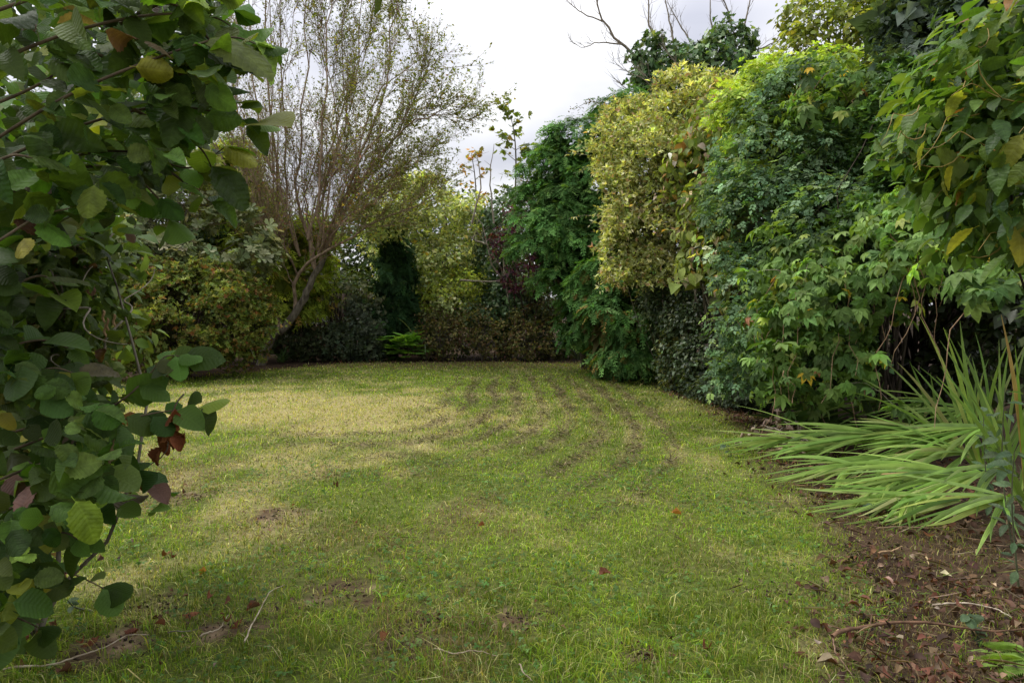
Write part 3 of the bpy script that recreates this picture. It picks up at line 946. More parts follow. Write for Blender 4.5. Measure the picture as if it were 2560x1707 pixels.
# ---- pale whorled-leaf shrub
PALE = [(3, (.20, .22, .115)), (2, (.14, .17, .08)), (1.5, (.09, .115, .045)), (.6, (.31, .31, .19)), (.3, (.22, .21, .07))]
shrub('whorled_shrub', 'tall shrub with pale grey green leaf whorls above the rounded bush', 'shrub',
      [B(330, 380, 15.2, 120, 130), B(450, 470, 15, 130, 120), B(330, 560, 14.6, 120, 110), B(540, 600, 14.6, 110, 80), B(420, 640, 14.4, 130, 70), B(620, 670, 14.8, 60, 55), B(300, 720, 14.4, 60, 120)],
      G(420, 15.6), 520, 5, .24, .13, WHORL, PALE, M_PALE, pieces=300, piece='leaf_whorl', r0=.06, nst=40, bark=M_BARK, up=.55, down=.2, wild=.45, thick=.45, lump=.35, cljit=.22, mound=(40, .25, .45, .7), gain=1.25)

shrub('dark_laurel', 'tall dark green laurel mass behind the pale whorled shrub', 'shrub', [B(270, 470, 17.6, 130, 150), B(420, 540, 17.6, 120, 140), B(200, 640, 17.2, 130, 150), B(520, 640, 17.4, 90, 110)], G(340, 17.9), 620, 9, .24, .13, [OVAL, DIAW],
      [(2, (.03, .055, .02)), (2, (.045, .075, .026)), (1, (.02, .036, .014))], M_GLOSS, r0=.06, nst=20, mound=(40, .3, .6, .75), fill=200)

# ---- rounded clipped bush at left lawn edge
BUSH = [(3, (.085, .115, .026)), (2.2, (.12, .135, .032)), (1.5, (.05, .075, .018)), (1.1, (.17, .115, .035)), (.5, (.14, .065, .03)), (.8, (.17, .18, .055))]
shrub('rounded_bush', 'rounded dense bush with small green and reddish leaves at the left lawn edge', 'shrub',
      [B(470, 790, 13.9, 190, 145, 1.35), B(330, 830, 13.7, 130, 115, 1.1), B(590, 800, 14.3, 95, 125, 1.0), B(420, 720, 14.2, 150, 70, 1.1)],
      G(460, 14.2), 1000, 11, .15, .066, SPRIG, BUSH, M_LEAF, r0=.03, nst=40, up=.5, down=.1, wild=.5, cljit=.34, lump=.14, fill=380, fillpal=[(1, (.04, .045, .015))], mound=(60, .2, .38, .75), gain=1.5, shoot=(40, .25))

# ---- dark evergreen column
shrub('columnar_yew', 'narrow dark green columnar evergreen beside the far bed', 'conifer',
      [B(992, 620, 18.9, 22, 70), B(988, 690, 18.8, 32, 90), B(970, 790, 18.7, 30, 85), B(1005, 760, 18.7, 22, 90)], G(980, 18.8), 240, 14, .14, .24, FROND,
      [(2, (.02, .045, .018)), (2, (.03, .062, .024)), (1, (.012, .03, .012))], M_CONIFER, r0=.05, nst=8, up=-.1, down=.9, wild=.35, fill=60, gain=1.7, lump=.6, cljit=.35, mound=(22, .14, .26, 1.3, 1.0))

# ---- dark shrubs in the shade under the leaning tree
DARK = [(2, (.045, .06, .026)), (1.5, (.065, .08, .04)), (1, (.03, .042, .02)), (.4, (.10, .07, .045))]
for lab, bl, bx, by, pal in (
    ('low dark lavender-like shrub at the foot of the leaning tree', [B(740, 855, 18.3, 70, 50), B(790, 865, 18.3, 60, 45)], 760, 18.5, DARK),
    ('low grey green shrub left of the bright green sumac', [B(870, 855, 18.3, 75, 52), B(920, 870, 18.2, 50, 40)], 880, 18.5, [(1, (.075, .095, .055)), (1, (.05, .07, .04))]),
    ('upright grey leaved shrub in front of the dark column', [B(920, 800, 18.4, 50, 55), B(900, 770, 18.5, 35, 35)], 915, 18.6, [(1, (.12, .145, .10)), (1, (.08, .10, .07))]),
):
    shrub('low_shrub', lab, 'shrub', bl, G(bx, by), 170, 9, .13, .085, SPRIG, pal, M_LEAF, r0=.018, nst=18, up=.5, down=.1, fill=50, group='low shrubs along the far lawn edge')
shrub('rowan_sapling', 'thin sapling with round grey leaves hanging before the dark fence', 'shrub', [B(860, 720, 18.3, 70, 45), B(790, 700, 18.1, 60, 40), B(940, 740, 18.2, 40, 40)], G(850, 18.9), 90, 4, .16, .13, [OVAL, DIAW],
      [(1, (.16, .17, .10)), (1, (.11, .13, .07))], M_LEAF, r0=.02, nst=30, thick=.9)

# ---- bright sumac clump
sr = thing('sumac_clump', 'bright green feathery sumac at the edge of the far bed', 'shrub', G(1010, 17.9))
LPs, Ls = [], []
a = Acc()
t_feather = t_pinnate(8, t_dia(.16, .03, .15), .45)
nfr = 46
dirs = unit(np.stack([rng.normal(0, .75, nfr), rng.normal(0, .6, nfr), rng.uniform(.05, 1, nfr)], 1))
cen = W(1010, 865, 17.9) + np.stack([rng.normal(0, .12, nfr), rng.normal(0, .12, nfr), rng.uniform(-.3, .25, nfr)], 1)
X, Y, Z = frames(UP * 1.0 - dirs * .4 + rng.normal(0, .15, (nfr, 3)), dirs + UP * .15)
L = dict(P=cen, X=X, Y=Y, Z=Z, S=rng.uniform(.42, .68, nfr), C=pick_cols([(2, (.16, .32, .06)), (1, (.21, .38, .08))], nfr, .15), idx=np.zeros(nfr, int), N=dirs)
leaf_objects(sr, [t_feather], L, np.ones(nfr, bool), M_LEAF, 'frond', smooth=False)
stems(sr, G(1010, 17.9), cen[:12], .015, M_BARKD, 'stem')

# ---- pampas-like arching grass
def blade_fan(root, base, n, length, width, pal, spread, mat, name='blade', seg=9, updir=(0, 0, 1), droop=.8, objs=True, lean=(0, 0, 0), pleat=.0):
    """arching strap leaves, each its own object"""
    acc = Acc()
    for k in range(n):
        d = unit(np.array(updir) + spread * rng.normal(size=3) * np.array((1, 1, .35)) + np.array(lean))
        l = length * rng.uniform(.65, 1.15)
        h = unit(np.array((d[0], d[1], 0)) + 1e-4)
        t = np.linspace(0, 1, seg)
        dr = droop * rng.uniform(.5, 1.3)
        P = d * (t * l)[:, None] + h * (t ** 2 * l * .25 * dr)[:, None] - UP * (t ** 2.2 * l * .45 * dr)[:, None]
        P = np.asarray(base) + np.append(rng.normal(0, .04, 2), 0) + P
        P[:, 2] = np.maximum(P[:, 2], .02)
        Tn = unit(np.gradient(P, axis=0)); s = unit(np.cross(Tn, UP + rng.normal(0, .25, 3))); up = np.cross(s, Tn)
        w = width * rng.uniform(.7, 1.2) * np.clip(np.sin(math.pi * (t * .93 + .07) ** .8), .04, 1) ** .7
        rows = [(-1, .0), (-.5, .25), (0, -.12), (.5, .25), (1, .0)] if pleat else [(-1, .1), (0, -.15), (1, .1)]
        V = np.concatenate([P + s * (w * u)[:, None] * .5 + up * (w * v)[:, None] * (pleat or .8) for u, v in rows])
        c = len(rows)
        F = []
        for j in range(c - 1):
            for i in range(seg - 1):
                F.append((j * seg + i, (j + 1) * seg + i, (j + 1) * seg + i + 1, j * seg + i + 1))
        col = pick_cols(pal, 1, .15)[0]
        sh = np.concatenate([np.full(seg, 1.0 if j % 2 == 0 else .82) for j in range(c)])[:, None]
        if objs:
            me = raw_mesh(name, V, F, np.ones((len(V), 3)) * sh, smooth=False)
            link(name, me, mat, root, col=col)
        else:
            F = np.array(F); F = np.concatenate([F[:, :3], F[:, [0, 2, 3]]])
            acc.add(V, F, col[None] * sh)
    if not objs:
        acc.build(name, mat, root, kind='stuff')


pg = thing('pampas_grass', 'arching grey green pampas grass clump in the far bed', 'grass', G(1060, 18.7))
blade_fan(pg, G(1060, 18.7), 60, 1.9, .022, [(1, (.13, .16, .10)), (1, (.19, .21, .14))], .42, M_BLADE, objs=True, droop=1.2)

# ---- pale leafy tree mass at the centre left
PG = [(2, (.19, .215, .10)), (2, (.14, .165, .07)), (1.4, (.27, .28, .15)), (.8, (.08, .10, .04)), (.35, (.27, .20, .05))]
shrub('pale_tree', 'airy pale green tree left of the ivy covered stump', 'tree',
      [B(1030, 500, 20.8, 95, 85), B(1090, 560, 20.6, 110, 95), B(1010, 620, 20.4, 100, 90), B(1120, 680, 20.2, 110, 90), B(1180, 600, 20.6, 60, 110), B(1080, 760, 19.8, 110, 70), B(990, 700, 19.8, 60, 70), B(960, 560, 18.2, 60, 60)],
      G(1080, 20.6), 1050, 13, .22, .11, [DIA, DIAW, OVAL], PG, M_LEAF, r0=.09, nst=50, bark=M_BARK, up=.5, wild=.6, thick=.45, lump=.35, fill=160, cljit=.3, mound=(50, .3, .6, .8), gain=2.2, shoot=(60, .6))
shrub('yellow_green_shrub', 'low yellow green shrub behind the sumac', 'shrub', [B(1110, 740, 19.2, 70, 50), B(1060, 690, 19.5, 60, 45), B(1170, 720, 19.3, 50, 60)], G(1110, 19.4), 220, 10, .18, .095, [DIA, OVAL],
      [(2, (.19, .22, .035)), (1, (.13, .17, .03))], M_LEAF, r0=.03, nst=14, cljit=.3, gain=1.9)

# ---- young maple and its orange neighbour above the skyline
for lab, nm, stem, nb, pal, sz in (
    ('slender young maple with pale green leaves above the skyline', 'maple_sapling', [(1290, 900, 21.5), (1285, 600, 21.5), (1290, 420, 21.5), (1285, 330, 21.5), (1272, 280, 21.5)], 16, [(2, (.18, .22, .055)), (2, (.12, .16, .04)), (.4, (.30, .22, .05))], .16),
    ('thin sapling with orange autumn leaves left of the young maple', 'autumn_sapling', [(1200, 900, 22), (1195, 600, 22), (1188, 450, 22), (1178, 385, 22)], 9, [(2, (.42, .21, .03)), (1.5, (.30, .24, .05)), (1, (.20, .20, .05))], .14),
    ('sparse sapling with dark leaves against the big conifer', 'dark_sapling', [(1345, 900, 20.5), (1340, 620, 20.5), (1330, 470, 20.5), (1320, 380, 20.5)], 14, [(2, (.07, .095, .035)), (1, (.12, .15, .045)), (.4, (.24, .21, .05))], .14),
):
    r = thing(nm, lab, 'tree', G(stem[0][0], stem[0][2]))
    P = spline([W(*p) for p in stem], 16); P[0][2] = 0
    a = Acc(); tube(a, P, np.linspace(.05, .006, 16), 6); a.build('trunk', M_BARK, r, smooth=True)
    a = Acc(); lp, ld = [], []
    for k in range(nb):
        i = int(6 + 9.9 * k / nb); d = unit(np.append(rng.normal(size=2), .75)); l = rng.uniform(.35, .8) * (1.25 - .7 * k / nb)
        q = P[i] + d * np.linspace(0, l, 5)[:, None]; tube(a, q, np.linspace(.012, .003, 5), 4)
        m = 11; tt = rng.uniform(.3, 1.05, m); lp.append(P[i] + d * l * tt[:, None] + rng.normal(0, .07, (m, 3))); ld.append(np.tile(d, (m, 1)))
    lp.append(P[-1] + rng.normal(0, .08, (6, 3))); ld.append(np.tile(UP, (6, 1)))
    a.build('branches', M_BARK, r)
    leaves_on(r, np.concatenate(lp), np.concatenate(ld), MAPLE, sz, pal, M_LEAF, pieces=170, down=.7)

# ---- ivy covered stump, purple smoke bush, dead branches
IVYP = [(3, (.04, .075, .03)), (2, (.065, .105, .045)), (1, (.11, .145, .075)), (1, (.025, .05, .02))]
shrub('ivy_stump', 'dark ivy covered stump in the middle of the far bed', 'ivy',
      [B(1255, 560, 19.6, 52, 85), B(1240, 660, 19.6, 62, 80), B(1270, 760, 19.4, 80, 70), B(1220, 790, 19.2, 90, 60), B(1330, 800, 19.4, 60, 70)], G(1255, 19.8), 420, 11, .16, .105, IVY, IVYP, M_GLOSS, pieces=300, r0=.12, nst=10, up=.2, down=.8, wild=.4, fill=110, gain=1.6)
PUR = [(2, (.075, .022, .04)), (2, (.045, .016, .03)), (1, (.12, .045, .065)), (.6, (.10, .07, .09))]
shrub('smoke_bush', 'purple leaved smoke bush against the big green conifer', 'shrub',
      [B(1310, 550, 18.6, 58, 75), B(1285, 610, 18.4, 72, 52), B(1335, 640, 18.5, 60, 65), B(1310, 690, 18.4, 62, 42), B(1335, 490, 18.7, 36, 40)], G(1325, 19.1), 230, 9, .17, .095, [OVAL, DIAW], PUR, M_LEAF, pieces=300, r0=.04, nst=16, up=.5, wild=.5, thick=.5, cljit=.3)
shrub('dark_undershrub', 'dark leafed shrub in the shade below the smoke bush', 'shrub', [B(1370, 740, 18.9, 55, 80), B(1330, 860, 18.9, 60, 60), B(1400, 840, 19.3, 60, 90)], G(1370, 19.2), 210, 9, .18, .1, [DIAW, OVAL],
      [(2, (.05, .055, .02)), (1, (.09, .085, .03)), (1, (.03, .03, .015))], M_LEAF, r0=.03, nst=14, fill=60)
db = thing('dead_branch', 'bare pale dead branches standing before the ivy stump', 'branch', G(1290, 18.6))
a = Acc()
for pts in ([(1290, 905), (1275, 800), (1260, 690), (1215, 610), (1190, 580)], [(1262, 700), (1230, 660), (1205, 560), (1165, 520)], [(1260, 690), (1255, 620), (1238, 560)], [(1265, 705), (1285, 650), (1310, 590)],
            [(1215, 610), (1190, 600), (1172, 590)], [(1300, 690), (1290, 660), (1315, 600), (1325, 570)], [(1150, 700), (1200, 703), (1260, 706), (1290, 720)], [(1180, 560), (1200, 470), (1195, 400), (1185, 370)], [(1235, 560), (1225, 450), (1236, 360)]):
    P = spline([W(p[0], p[1], 18.7) for p in pts], 10); P[:, 1] += rng.normal(0, .03, 10).cumsum()
    tube(a, P + rng.normal(0, .01, (10, 3)), np.linspace(.028, .006, 10), 5)
    for k in range(4):
        i = rng.integers(3, 9); d = unit(rng.normal(size=3) + UP * .6); tube(a, P[i] + d * np.linspace(0, rng.uniform(.15, .45), 4)[:, None], np.linspace(.008, .003, 4), 3)
a.build('branches', M_TWIG, db)

# ---- brambly undergrowth at the lawn's far edge
UND = [(2, (.10, .105, .035)), (2, (.065, .07, .025)), (1.5, (.15, .105, .05)), (1, (.17, .16, .05)), (.6, (.09, .045, .03))]
for lab, xs in (('brown and green bramble tangle right of the sumac', (1075, 1130)), ('yellowish bramble patch in the middle of the far lawn edge', (1180, 1235)), ('brown leafy bramble patch below the smoke bush', (1290, 1340))):
    bl = [B(x, 850 + 8 * math.sin(x), 18.15, 55, 52, .5) for x in xs] + [B(xs[0] + 20, 800, 18.6, 60, 40, .5)]
    r, P, N = shrub('bramble_patch', lab, 'shrub', bl, G(sum(xs) / 2, 18.4), 210, 9, .15, .075, [DIA, OVAL, DIAW], UND, M_LEAF, r0=.012, nst=45, bark=M_BARK, thick=.6, lump=.4, wild=.7, group='bramble patches along the far lawn edge')

shrub('bed_ivy', 'low dark ivy carpet covering the far bed behind the brambles', 'ivy', [B(x_, 835, 19.7, 70, 45, .5) for x_ in range(700, 1480, 90)], G(1090, 19.9), 420, 10, .2, .1, [DIAW, OVAL], [(2, (.03, .045, .018)), (1, (.05, .065, .03))], M_GLOSS, r0=.012, nst=20)
# ---- dark strap-leaved flax
fl = thing('flax_clump', 'dark strap leaved flax clump in the shade beside the conifer', 'plant', G(1450, 18.2))
blade_fan(fl, G(1450, 18.2), 34, 1.35, .05, [(1, (.045, .06, .035)), (1, (.09, .11, .07))], .5, M_BLADE, droop=.9)

# ---- spiky small iris at the foot of the leaning tree
ir = thing('iris_clump', 'small green iris clump at the foot of the leaning trunk', 'plant', G(705, 17.4))
blade_fan(ir, G(705, 17.4), 22, .62, .028, [(1, (.08, .14, .04)), (1, (.05, .09, .03))], .55, M_BLADE, droop=.6)

# ================================================================== right hand side
CON = [(3, (.054, .115, .032)), (2, (.078, .148, .042)), (1.5, (.034, .078, .022)), (.5, (.10, .155, .04))]
shrub('feathery_conifer', 'large feathery green conifer right of the far bed', 'conifer',
      [B(1440, 395, 15.6, 78, 70), B(1400, 450, 15.3, 62, 60), B(1400, 540, 15.2, 78, 80), B(1480, 480, 15.4, 90, 110), B(1415, 630, 15.1, 72, 80), B(1500, 620, 15.2, 110, 110), B(1520, 360, 15.8, 55, 60), B(1560, 300, 16, 50, 70), B(1470, 720, 15, 80, 60), B(1450, 800, 15.2, 60, 60)],
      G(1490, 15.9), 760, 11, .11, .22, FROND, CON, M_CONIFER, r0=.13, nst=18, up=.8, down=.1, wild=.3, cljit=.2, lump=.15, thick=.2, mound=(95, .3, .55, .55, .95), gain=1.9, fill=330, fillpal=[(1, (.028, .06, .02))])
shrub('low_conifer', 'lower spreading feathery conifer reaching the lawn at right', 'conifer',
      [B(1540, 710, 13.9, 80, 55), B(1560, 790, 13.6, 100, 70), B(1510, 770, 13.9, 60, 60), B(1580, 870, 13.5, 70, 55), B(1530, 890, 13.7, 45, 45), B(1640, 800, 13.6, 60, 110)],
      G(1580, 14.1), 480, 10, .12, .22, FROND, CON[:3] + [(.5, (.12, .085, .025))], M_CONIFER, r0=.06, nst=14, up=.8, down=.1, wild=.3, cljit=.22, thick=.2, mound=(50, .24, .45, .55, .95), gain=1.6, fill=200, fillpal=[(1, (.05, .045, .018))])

# ---- dead tree clothed in ivy
UY = 17.5
it = thing('ivy_tree', 'dead tree with ivy clad crown and bare branches above the right hedge', 'tree', G(1720, UY))
a = Acc(); tube(a, spline([G(1720, UY), W(1715, 500, UY), W(1710, 300, UY), W(1720, 180, UY)], 14), np.linspace(.24, .1, 14), 9); a.build('trunk', M_BARK, it, smooth=True)
ivb = [B(1700, 200, UY, 110, 85), B(1640, 160, UY, 60, 60), B(1790, 170, UY, 95, 75), B(1820, 110, UY, 65, 55), B(1850, 200, UY, 75, 65), B(1720, 270, UY, 120, 65), B(1660, 250, UY, 70, 60), B(1790, 300, UY, 110, 60)]
P, N = shell(ivb, 520, .4, .3)
put(it, IVY, clusters(P, N, 11, .2, .125, IVY, [(3, (.04, .075, .028)), (2, (.07, .11, .042)), (1, (.12, .155, .075)), (1, (.025, .05, .02))], up=.2, down=.7, wild=.45, cljit=.25, gain=1.8), M_GLOSS, 300)
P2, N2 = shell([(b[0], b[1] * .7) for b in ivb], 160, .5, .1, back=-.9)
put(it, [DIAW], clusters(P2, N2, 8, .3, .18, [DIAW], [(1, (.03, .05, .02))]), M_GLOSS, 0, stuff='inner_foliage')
bl = lambda pts, r: ([W(p[0], p[1], UY + (p[2] if len(p) > 2 else 0)) for p in pts], r)
bare = [
    bl([(1640, 215), (1615, 172), (1558, 112), (1506, 55), (1492, 0), (1484, -60)], .05), bl([(1558, 113), (1525, 108, -.2), (1492, 106, -.3), (1455, 120, -.4), (1423, 102, -.5)], .022),
    bl([(1506, 54), (1452, 30, .2), (1425, 10, .3), (1405, -10, .3)], .02), bl([(1650, 180), (1632, 92), (1622, 40), (1614, -80)], .045), bl([(1690, 160), (1684, 100), (1672, 40), (1660, -70)], .04),
    bl([(1770, 200), (1753, 155), (1719, 92), (1690, 43), (1668, 0)], .035), bl([(1795, 220), (1790, 166), (1790, 115), (1776, 29), (1772, -60)], .04), bl([(1800, 220), (1808, 178), (1851, 92), (1874, 14), (1880, -60)], .045),
    bl([(1830, 180), (1851, 138), (1900, 122), (1955, 95), (1990, 60)], .03), bl([(1700, 270, -.4), (1655, 253, -.8), (1581, 230, -.9), (1532, 195, -1)], .025), bl([(1720, 230, -.7), (1710, 198, -1), (1650, 215, -1.1), (1600, 180, -1.2), (1560, 140, -1.2)], .025),
    bl([(1740, 210, -.9), (1705, 180, -1.1), (1670, 130, -1.2), (1650, 90, -1.2)], .022), bl([(1820, 130), (1830, 60), (1800, -20), (1790, -70)], .03), bl([(1660, 250, -.9), (1610, 200, -1), (1560, 175, -1), (1530, 150, -1)], .018),
]
LP, LD = limb_tree(it, bare, 6, 4, .22, .3, M_TWIG, up=.3, r_sub=.4, leafstep=.2, trunk_name='bare_branch', start=.3, spread=.6, colr=(.8, .78, .75))
tw = Acc()
for pts in ([(1600, 330), (1552, 310), (1518, 275), (1480, 253), (1434, 275)], [(1580, 330), (1520, 305), (1480, 295), (1430, 302)]):
    P = spline([W(p[0], p[1], 15) for p in pts], 12); tube(tw, P, np.linspace(.012, .004, 12), 4)
    lp = np.repeat(P[2:], 9, 0) + rng.normal(0, .05, (90, 3)); leaves_on(it, lp, rng.normal(size=(90, 3)), [DIA], .06, [(1, (.09, .10, .04)), (.6, (.12, .08, .04))], M_LEAF, stuff='climber_leaves')
tw.build('climber_stem', M_BARK, it)

# ---- golden honeysuckle mass
HON = [(3, (.27, .28, .125)), (2.2, (.20, .225, .085)), (2, (.37, .37, .20)), (1, (.12, .145, .05)), (.7, (.28, .20, .13))]
shrub('honeysuckle', 'large golden green honeysuckle mass beside the feathery conifer', 'shrub',
      [B(1610, 400, 12.6, 85, 100), B(1700, 310, 12.8, 120, 75), B(1640, 480, 12.4, 120, 110), B(1575, 500, 12.4, 50, 80), B(1590, 590, 12.2, 55, 60), B(1660, 590, 12.3, 110, 90), B(1780, 400, 12.6, 80, 100), B(1545, 625, 12.1, 40, 20), B(1620, 670, 12.2, 70, 45)],
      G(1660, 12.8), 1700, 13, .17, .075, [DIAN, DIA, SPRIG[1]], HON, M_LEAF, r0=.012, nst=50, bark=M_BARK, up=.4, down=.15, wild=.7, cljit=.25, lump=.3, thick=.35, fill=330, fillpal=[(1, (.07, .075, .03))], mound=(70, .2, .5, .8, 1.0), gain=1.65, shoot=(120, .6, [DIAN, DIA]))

# ---- dark small-leaved column and low shrubs beneath it
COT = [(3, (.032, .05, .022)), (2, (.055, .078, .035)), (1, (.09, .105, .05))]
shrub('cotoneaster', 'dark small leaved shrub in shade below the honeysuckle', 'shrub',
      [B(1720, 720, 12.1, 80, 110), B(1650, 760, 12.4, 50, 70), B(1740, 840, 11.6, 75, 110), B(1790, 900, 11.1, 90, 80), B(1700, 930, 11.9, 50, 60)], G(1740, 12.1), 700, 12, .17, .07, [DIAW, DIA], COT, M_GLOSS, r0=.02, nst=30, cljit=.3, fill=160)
shrub('variegated_euonymus', 'narrow cream variegated shrub against the dark small leaved shrub', 'shrub',
      [B(1688, 890, 12.2, 34, 70), B(1700, 830, 12.3, 34, 50), B(1695, 790, 12.3, 24, 40), B(1710, 940, 12, 45, 28)], G(1695, 12.5), 190, 10, .11, .06, [DIA, OVAL], [(2, (.28, .27, .09)), (2, (.16, .18, .05)), (1, (.08, .10, .03)), (.5, (.42, .40, .18))], M_LEAF, r0=.012, nst=14)
dl = thing('daylily_clump', 'small clump of arching green strap leaves by the lower conifer', 'plant', G(1640, 13.0))
blade_fan(dl, G(1640, 13.0), 40, .85, .038, [(2, (.12, .19, .05)), (1, (.17, .24, .07))], .5, M_BLADE, droop=1.0, lean=(-.4, -.25, 0))
shrub('ground_ivy', 'low dark blue green shrub spilling to the lawn edge at right', 'shrub', [B(1800, 980, 10.4, 70, 40), B(1870, 980, 9.7, 80, 50), B(1760, 985, 11, 50, 30)], G(1830, 10.2), 330, 11, .12, .06, [DIA, SPRIG[0]], [(2, (.045, .062, .035)), (1, (.075, .095, .06))], M_LEAF, r0=.012, nst=24, fill=80)

# ---- drooping dogwood leaves
DOG = [(3, (.15, .19, .05)), (2, (.20, .235, .085)), (1.5, (.10, .135, .035)), (.8, (.32, .23, .16)), (.4, (.35, .20, .07)), (.4, (.42, .35, .29))]
shrub('dogwood', 'dogwood with drooping yellow green and pinkish leaves beside the honeysuckle', 'shrub',
      [B(1760, 420, 11.2, 70, 90), B(1840, 330, 11.2, 90, 90), B(1790, 540, 10.8, 80, 100), B(1880, 440, 10.6, 80, 120), B(1760, 640, 10.7, 60, 50), B(1850, 640, 10.3, 70, 90), B(1860, 760, 9.9, 60, 70)],
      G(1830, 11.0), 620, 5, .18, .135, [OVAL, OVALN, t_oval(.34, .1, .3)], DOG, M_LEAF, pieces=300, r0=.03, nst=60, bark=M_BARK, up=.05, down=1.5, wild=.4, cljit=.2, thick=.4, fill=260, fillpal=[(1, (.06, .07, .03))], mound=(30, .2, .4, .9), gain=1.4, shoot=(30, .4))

# ---- rose hedge
ROSE = [(3, (.062, .11, .052)), (2, (.095, .15, .075)), (1.5, (.036, .07, .03)), (1, (.13, .19, .10)), (.6, (.16, .22, .06))]
RB = [B(1960, 330, 9.6, 110, 120), B(2080, 300, 9.2, 110, 110), B(2000, 470, 9.0, 130, 110), B(2130, 440, 8.6, 110, 110), B(1930, 600, 8.9, 110, 100), B(2060, 600, 8.3, 120, 110), B(1940, 740, 8.6, 100, 90), B(2010, 860, 8.3, 90, 90), B(1930, 900, 8.9, 80, 90)]
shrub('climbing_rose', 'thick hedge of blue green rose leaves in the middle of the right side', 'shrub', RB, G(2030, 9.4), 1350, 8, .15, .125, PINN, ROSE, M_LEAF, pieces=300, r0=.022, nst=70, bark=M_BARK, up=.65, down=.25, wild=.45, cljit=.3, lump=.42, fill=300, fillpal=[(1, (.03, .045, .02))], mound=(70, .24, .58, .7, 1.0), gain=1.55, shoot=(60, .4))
shrub('lime_climber', 'bright lime green leafy shoots on top of the rose hedge', 'shrub', [B(1960, 230, 9.7, 110, 60), B(2040, 210, 9.6, 80, 45), B(1900, 300, 9.9, 70, 60), B(1880, 400, 9.9, 40, 60), B(2080, 260, 9.4, 60, 50)], W(1970, 300, 9.8), 300, 7, .16, .14, PINN, [(2, (.20, .27, .05)), (2, (.26, .32, .075)), (1, (.13, .18, .04))], M_LEAF, r0=.015, nst=24, up=.8, down=.1, pieces=200, mound=(22, .2, .45, .7, 1.0), gain=1.7, shoot=(40, .4))
shrub('box_sprays', 'glossy upright green box sprays between rose hedge and creeper', 'shrub', [B(2230, 280, 7.6, 55, 90), B(2250, 420, 7.2, 50, 90), B(2180, 360, 7.9, 45, 80), B(2170, 560, 7.2, 60, 50), B(2260, 200, 7.8, 50, 50)], G(2220, 7.9), 300, 9, .12, .075, SPRIG, [(2, (.06, .12, .035)), (1, (.10, .17, .055)), (1, (.035, .07, .02))], M_GLOSS, r0=.02, nst=30, up=1.2, down=-.5, fill=90)

# ---- tall mixed trees in the upper right corner
shrub('yellow_elm', 'yellow green small leaved tree top at the upper right', 'tree', [B(2090, 60, 11, 100, 90), B(2010, 40, 11.4, 60, 60), B(2000, 120, 11, 50, 60), B(2180, 100, 10.6, 100, 90), B(2030, 130, 11.2, 60, 70), B(2210, -10, 11, 120, 80), B(2120, 190, 10.5, 90, 60)], G(2150, 11.4), 520, 10, .2, .1, [DIA, OVAL], [(2, (.15, .175, .045)), (2, (.10, .125, .035)), (1, (.21, .22, .06))], M_LEAF, r0=.08, nst=46, bark=M_BARK, thick=.6, lump=.4, cljit=.3, gain=1.6, shoot=(40, .6))
shrub('dark_ash', 'dark blue green tree filling the top right corner', 'tree', [B(2330, 60, 8.6, 130, 120), B(2300, 180, 8.2, 110, 90), B(2470, 60, 8, 130, 150), B(2380, 260, 7.6, 100, 80), B(2560, 200, 7.8, 120, 140)], G(2420, 8.8), 520, 7, .22, .2, [t_pinnate(3), t_pinnate(3, t_dia(.2, .05, .2), .4)], [(2, (.035, .055, .035)), (2, (.055, .08, .055)), (1, (.022, .038, .022))], M_LEAF, r0=.08, nst=40, bark=M_BARKD, thick=.5, up=.4, down=.6, pieces=200, fill=200)

# ---- creeper curtain
CRE = [(3, (.085, .145, .038)), (2, (.12, .185, .05)), (1.6, (.055, .10, .028)), (.5, (.20, .24, .06)), (.07, (.38, .26, .03)), (.08, (.25, .13, .07))]
CB = [B(2130, 270, 8.3, 90, 70), B(2200, 180, 8.4, 70, 60), B(2250, 620, 6.5, 130, 70), B(2380, 620, 5.8, 120, 70), B(2130, 640, 7.0, 80, 70), B(2000, 700, 7.9, 70, 90), B(1985, 830, 7.6, 70, 100), B(2040, 930, 7.2, 70, 70), B(2480, 690, 5.3, 90, 60), B(2280, 530, 6.6, 120, 60), B(2100, 760, 7.0, 80, 90), B(1960, 950, 7.8, 50, 60), B(2400, 500, 5.8, 100, 80)]
cr, P, N = shrub('creeper', 'five-leaved creeper hanging as a curtain over the right hand hedge', 'climber', CB, G(2250, 7.6), 620, 3, .15, .17, PALM, CRE, M_LEAF, pieces=300, r0=.014, nst=0, bark=M_BARK, up=.35, down=.85, wild=.35, cljit=.28, lump=.35, thick=.45, mound=(50, .18, .42, .75, 1.0), gain=1.4, shoot=(26, .45))
for k in range(46):
    a = Acc()
    i = rng.integers(len(P)); p = P[i]; l = rng.uniform(.3, 1.1); q = p + np.stack([rng.normal(0, .05, 8).cumsum(), rng.normal(0, .04, 8).cumsum(), -np.linspace(0, l, 8)], 1)
    q[:, 2] = np.maximum(q[:, 2], .03); tube(a, q, np.linspace(.005, .003, 8), 4, (1.2, .9, .7))
    a.build('hanging_stem', M_TWIG, cr)
shrub('hedge_shade', 'dense dark evergreen hedge in shade behind the creeper', 'hedge', [B(2120, 700, 9.3, 120, 130), B(2290, 640, 8.4, 150, 120), B(2440, 680, 7.6, 140, 160), B(2560, 760, 7, 120, 260), B(2420, 480, 8, 170, 160), B(2070, 900, 9.0, 90, 100), B(2400, 900, 8.2, 90, 120)], G(2300, 9.0), 620, 8, .2, .1, [DIAW, OVAL], [(2, (.03, .045, .018)), (1, (.05, .065, .03))], M_GLOSS, r0=.04, nst=40, thick=.6, fill=420)

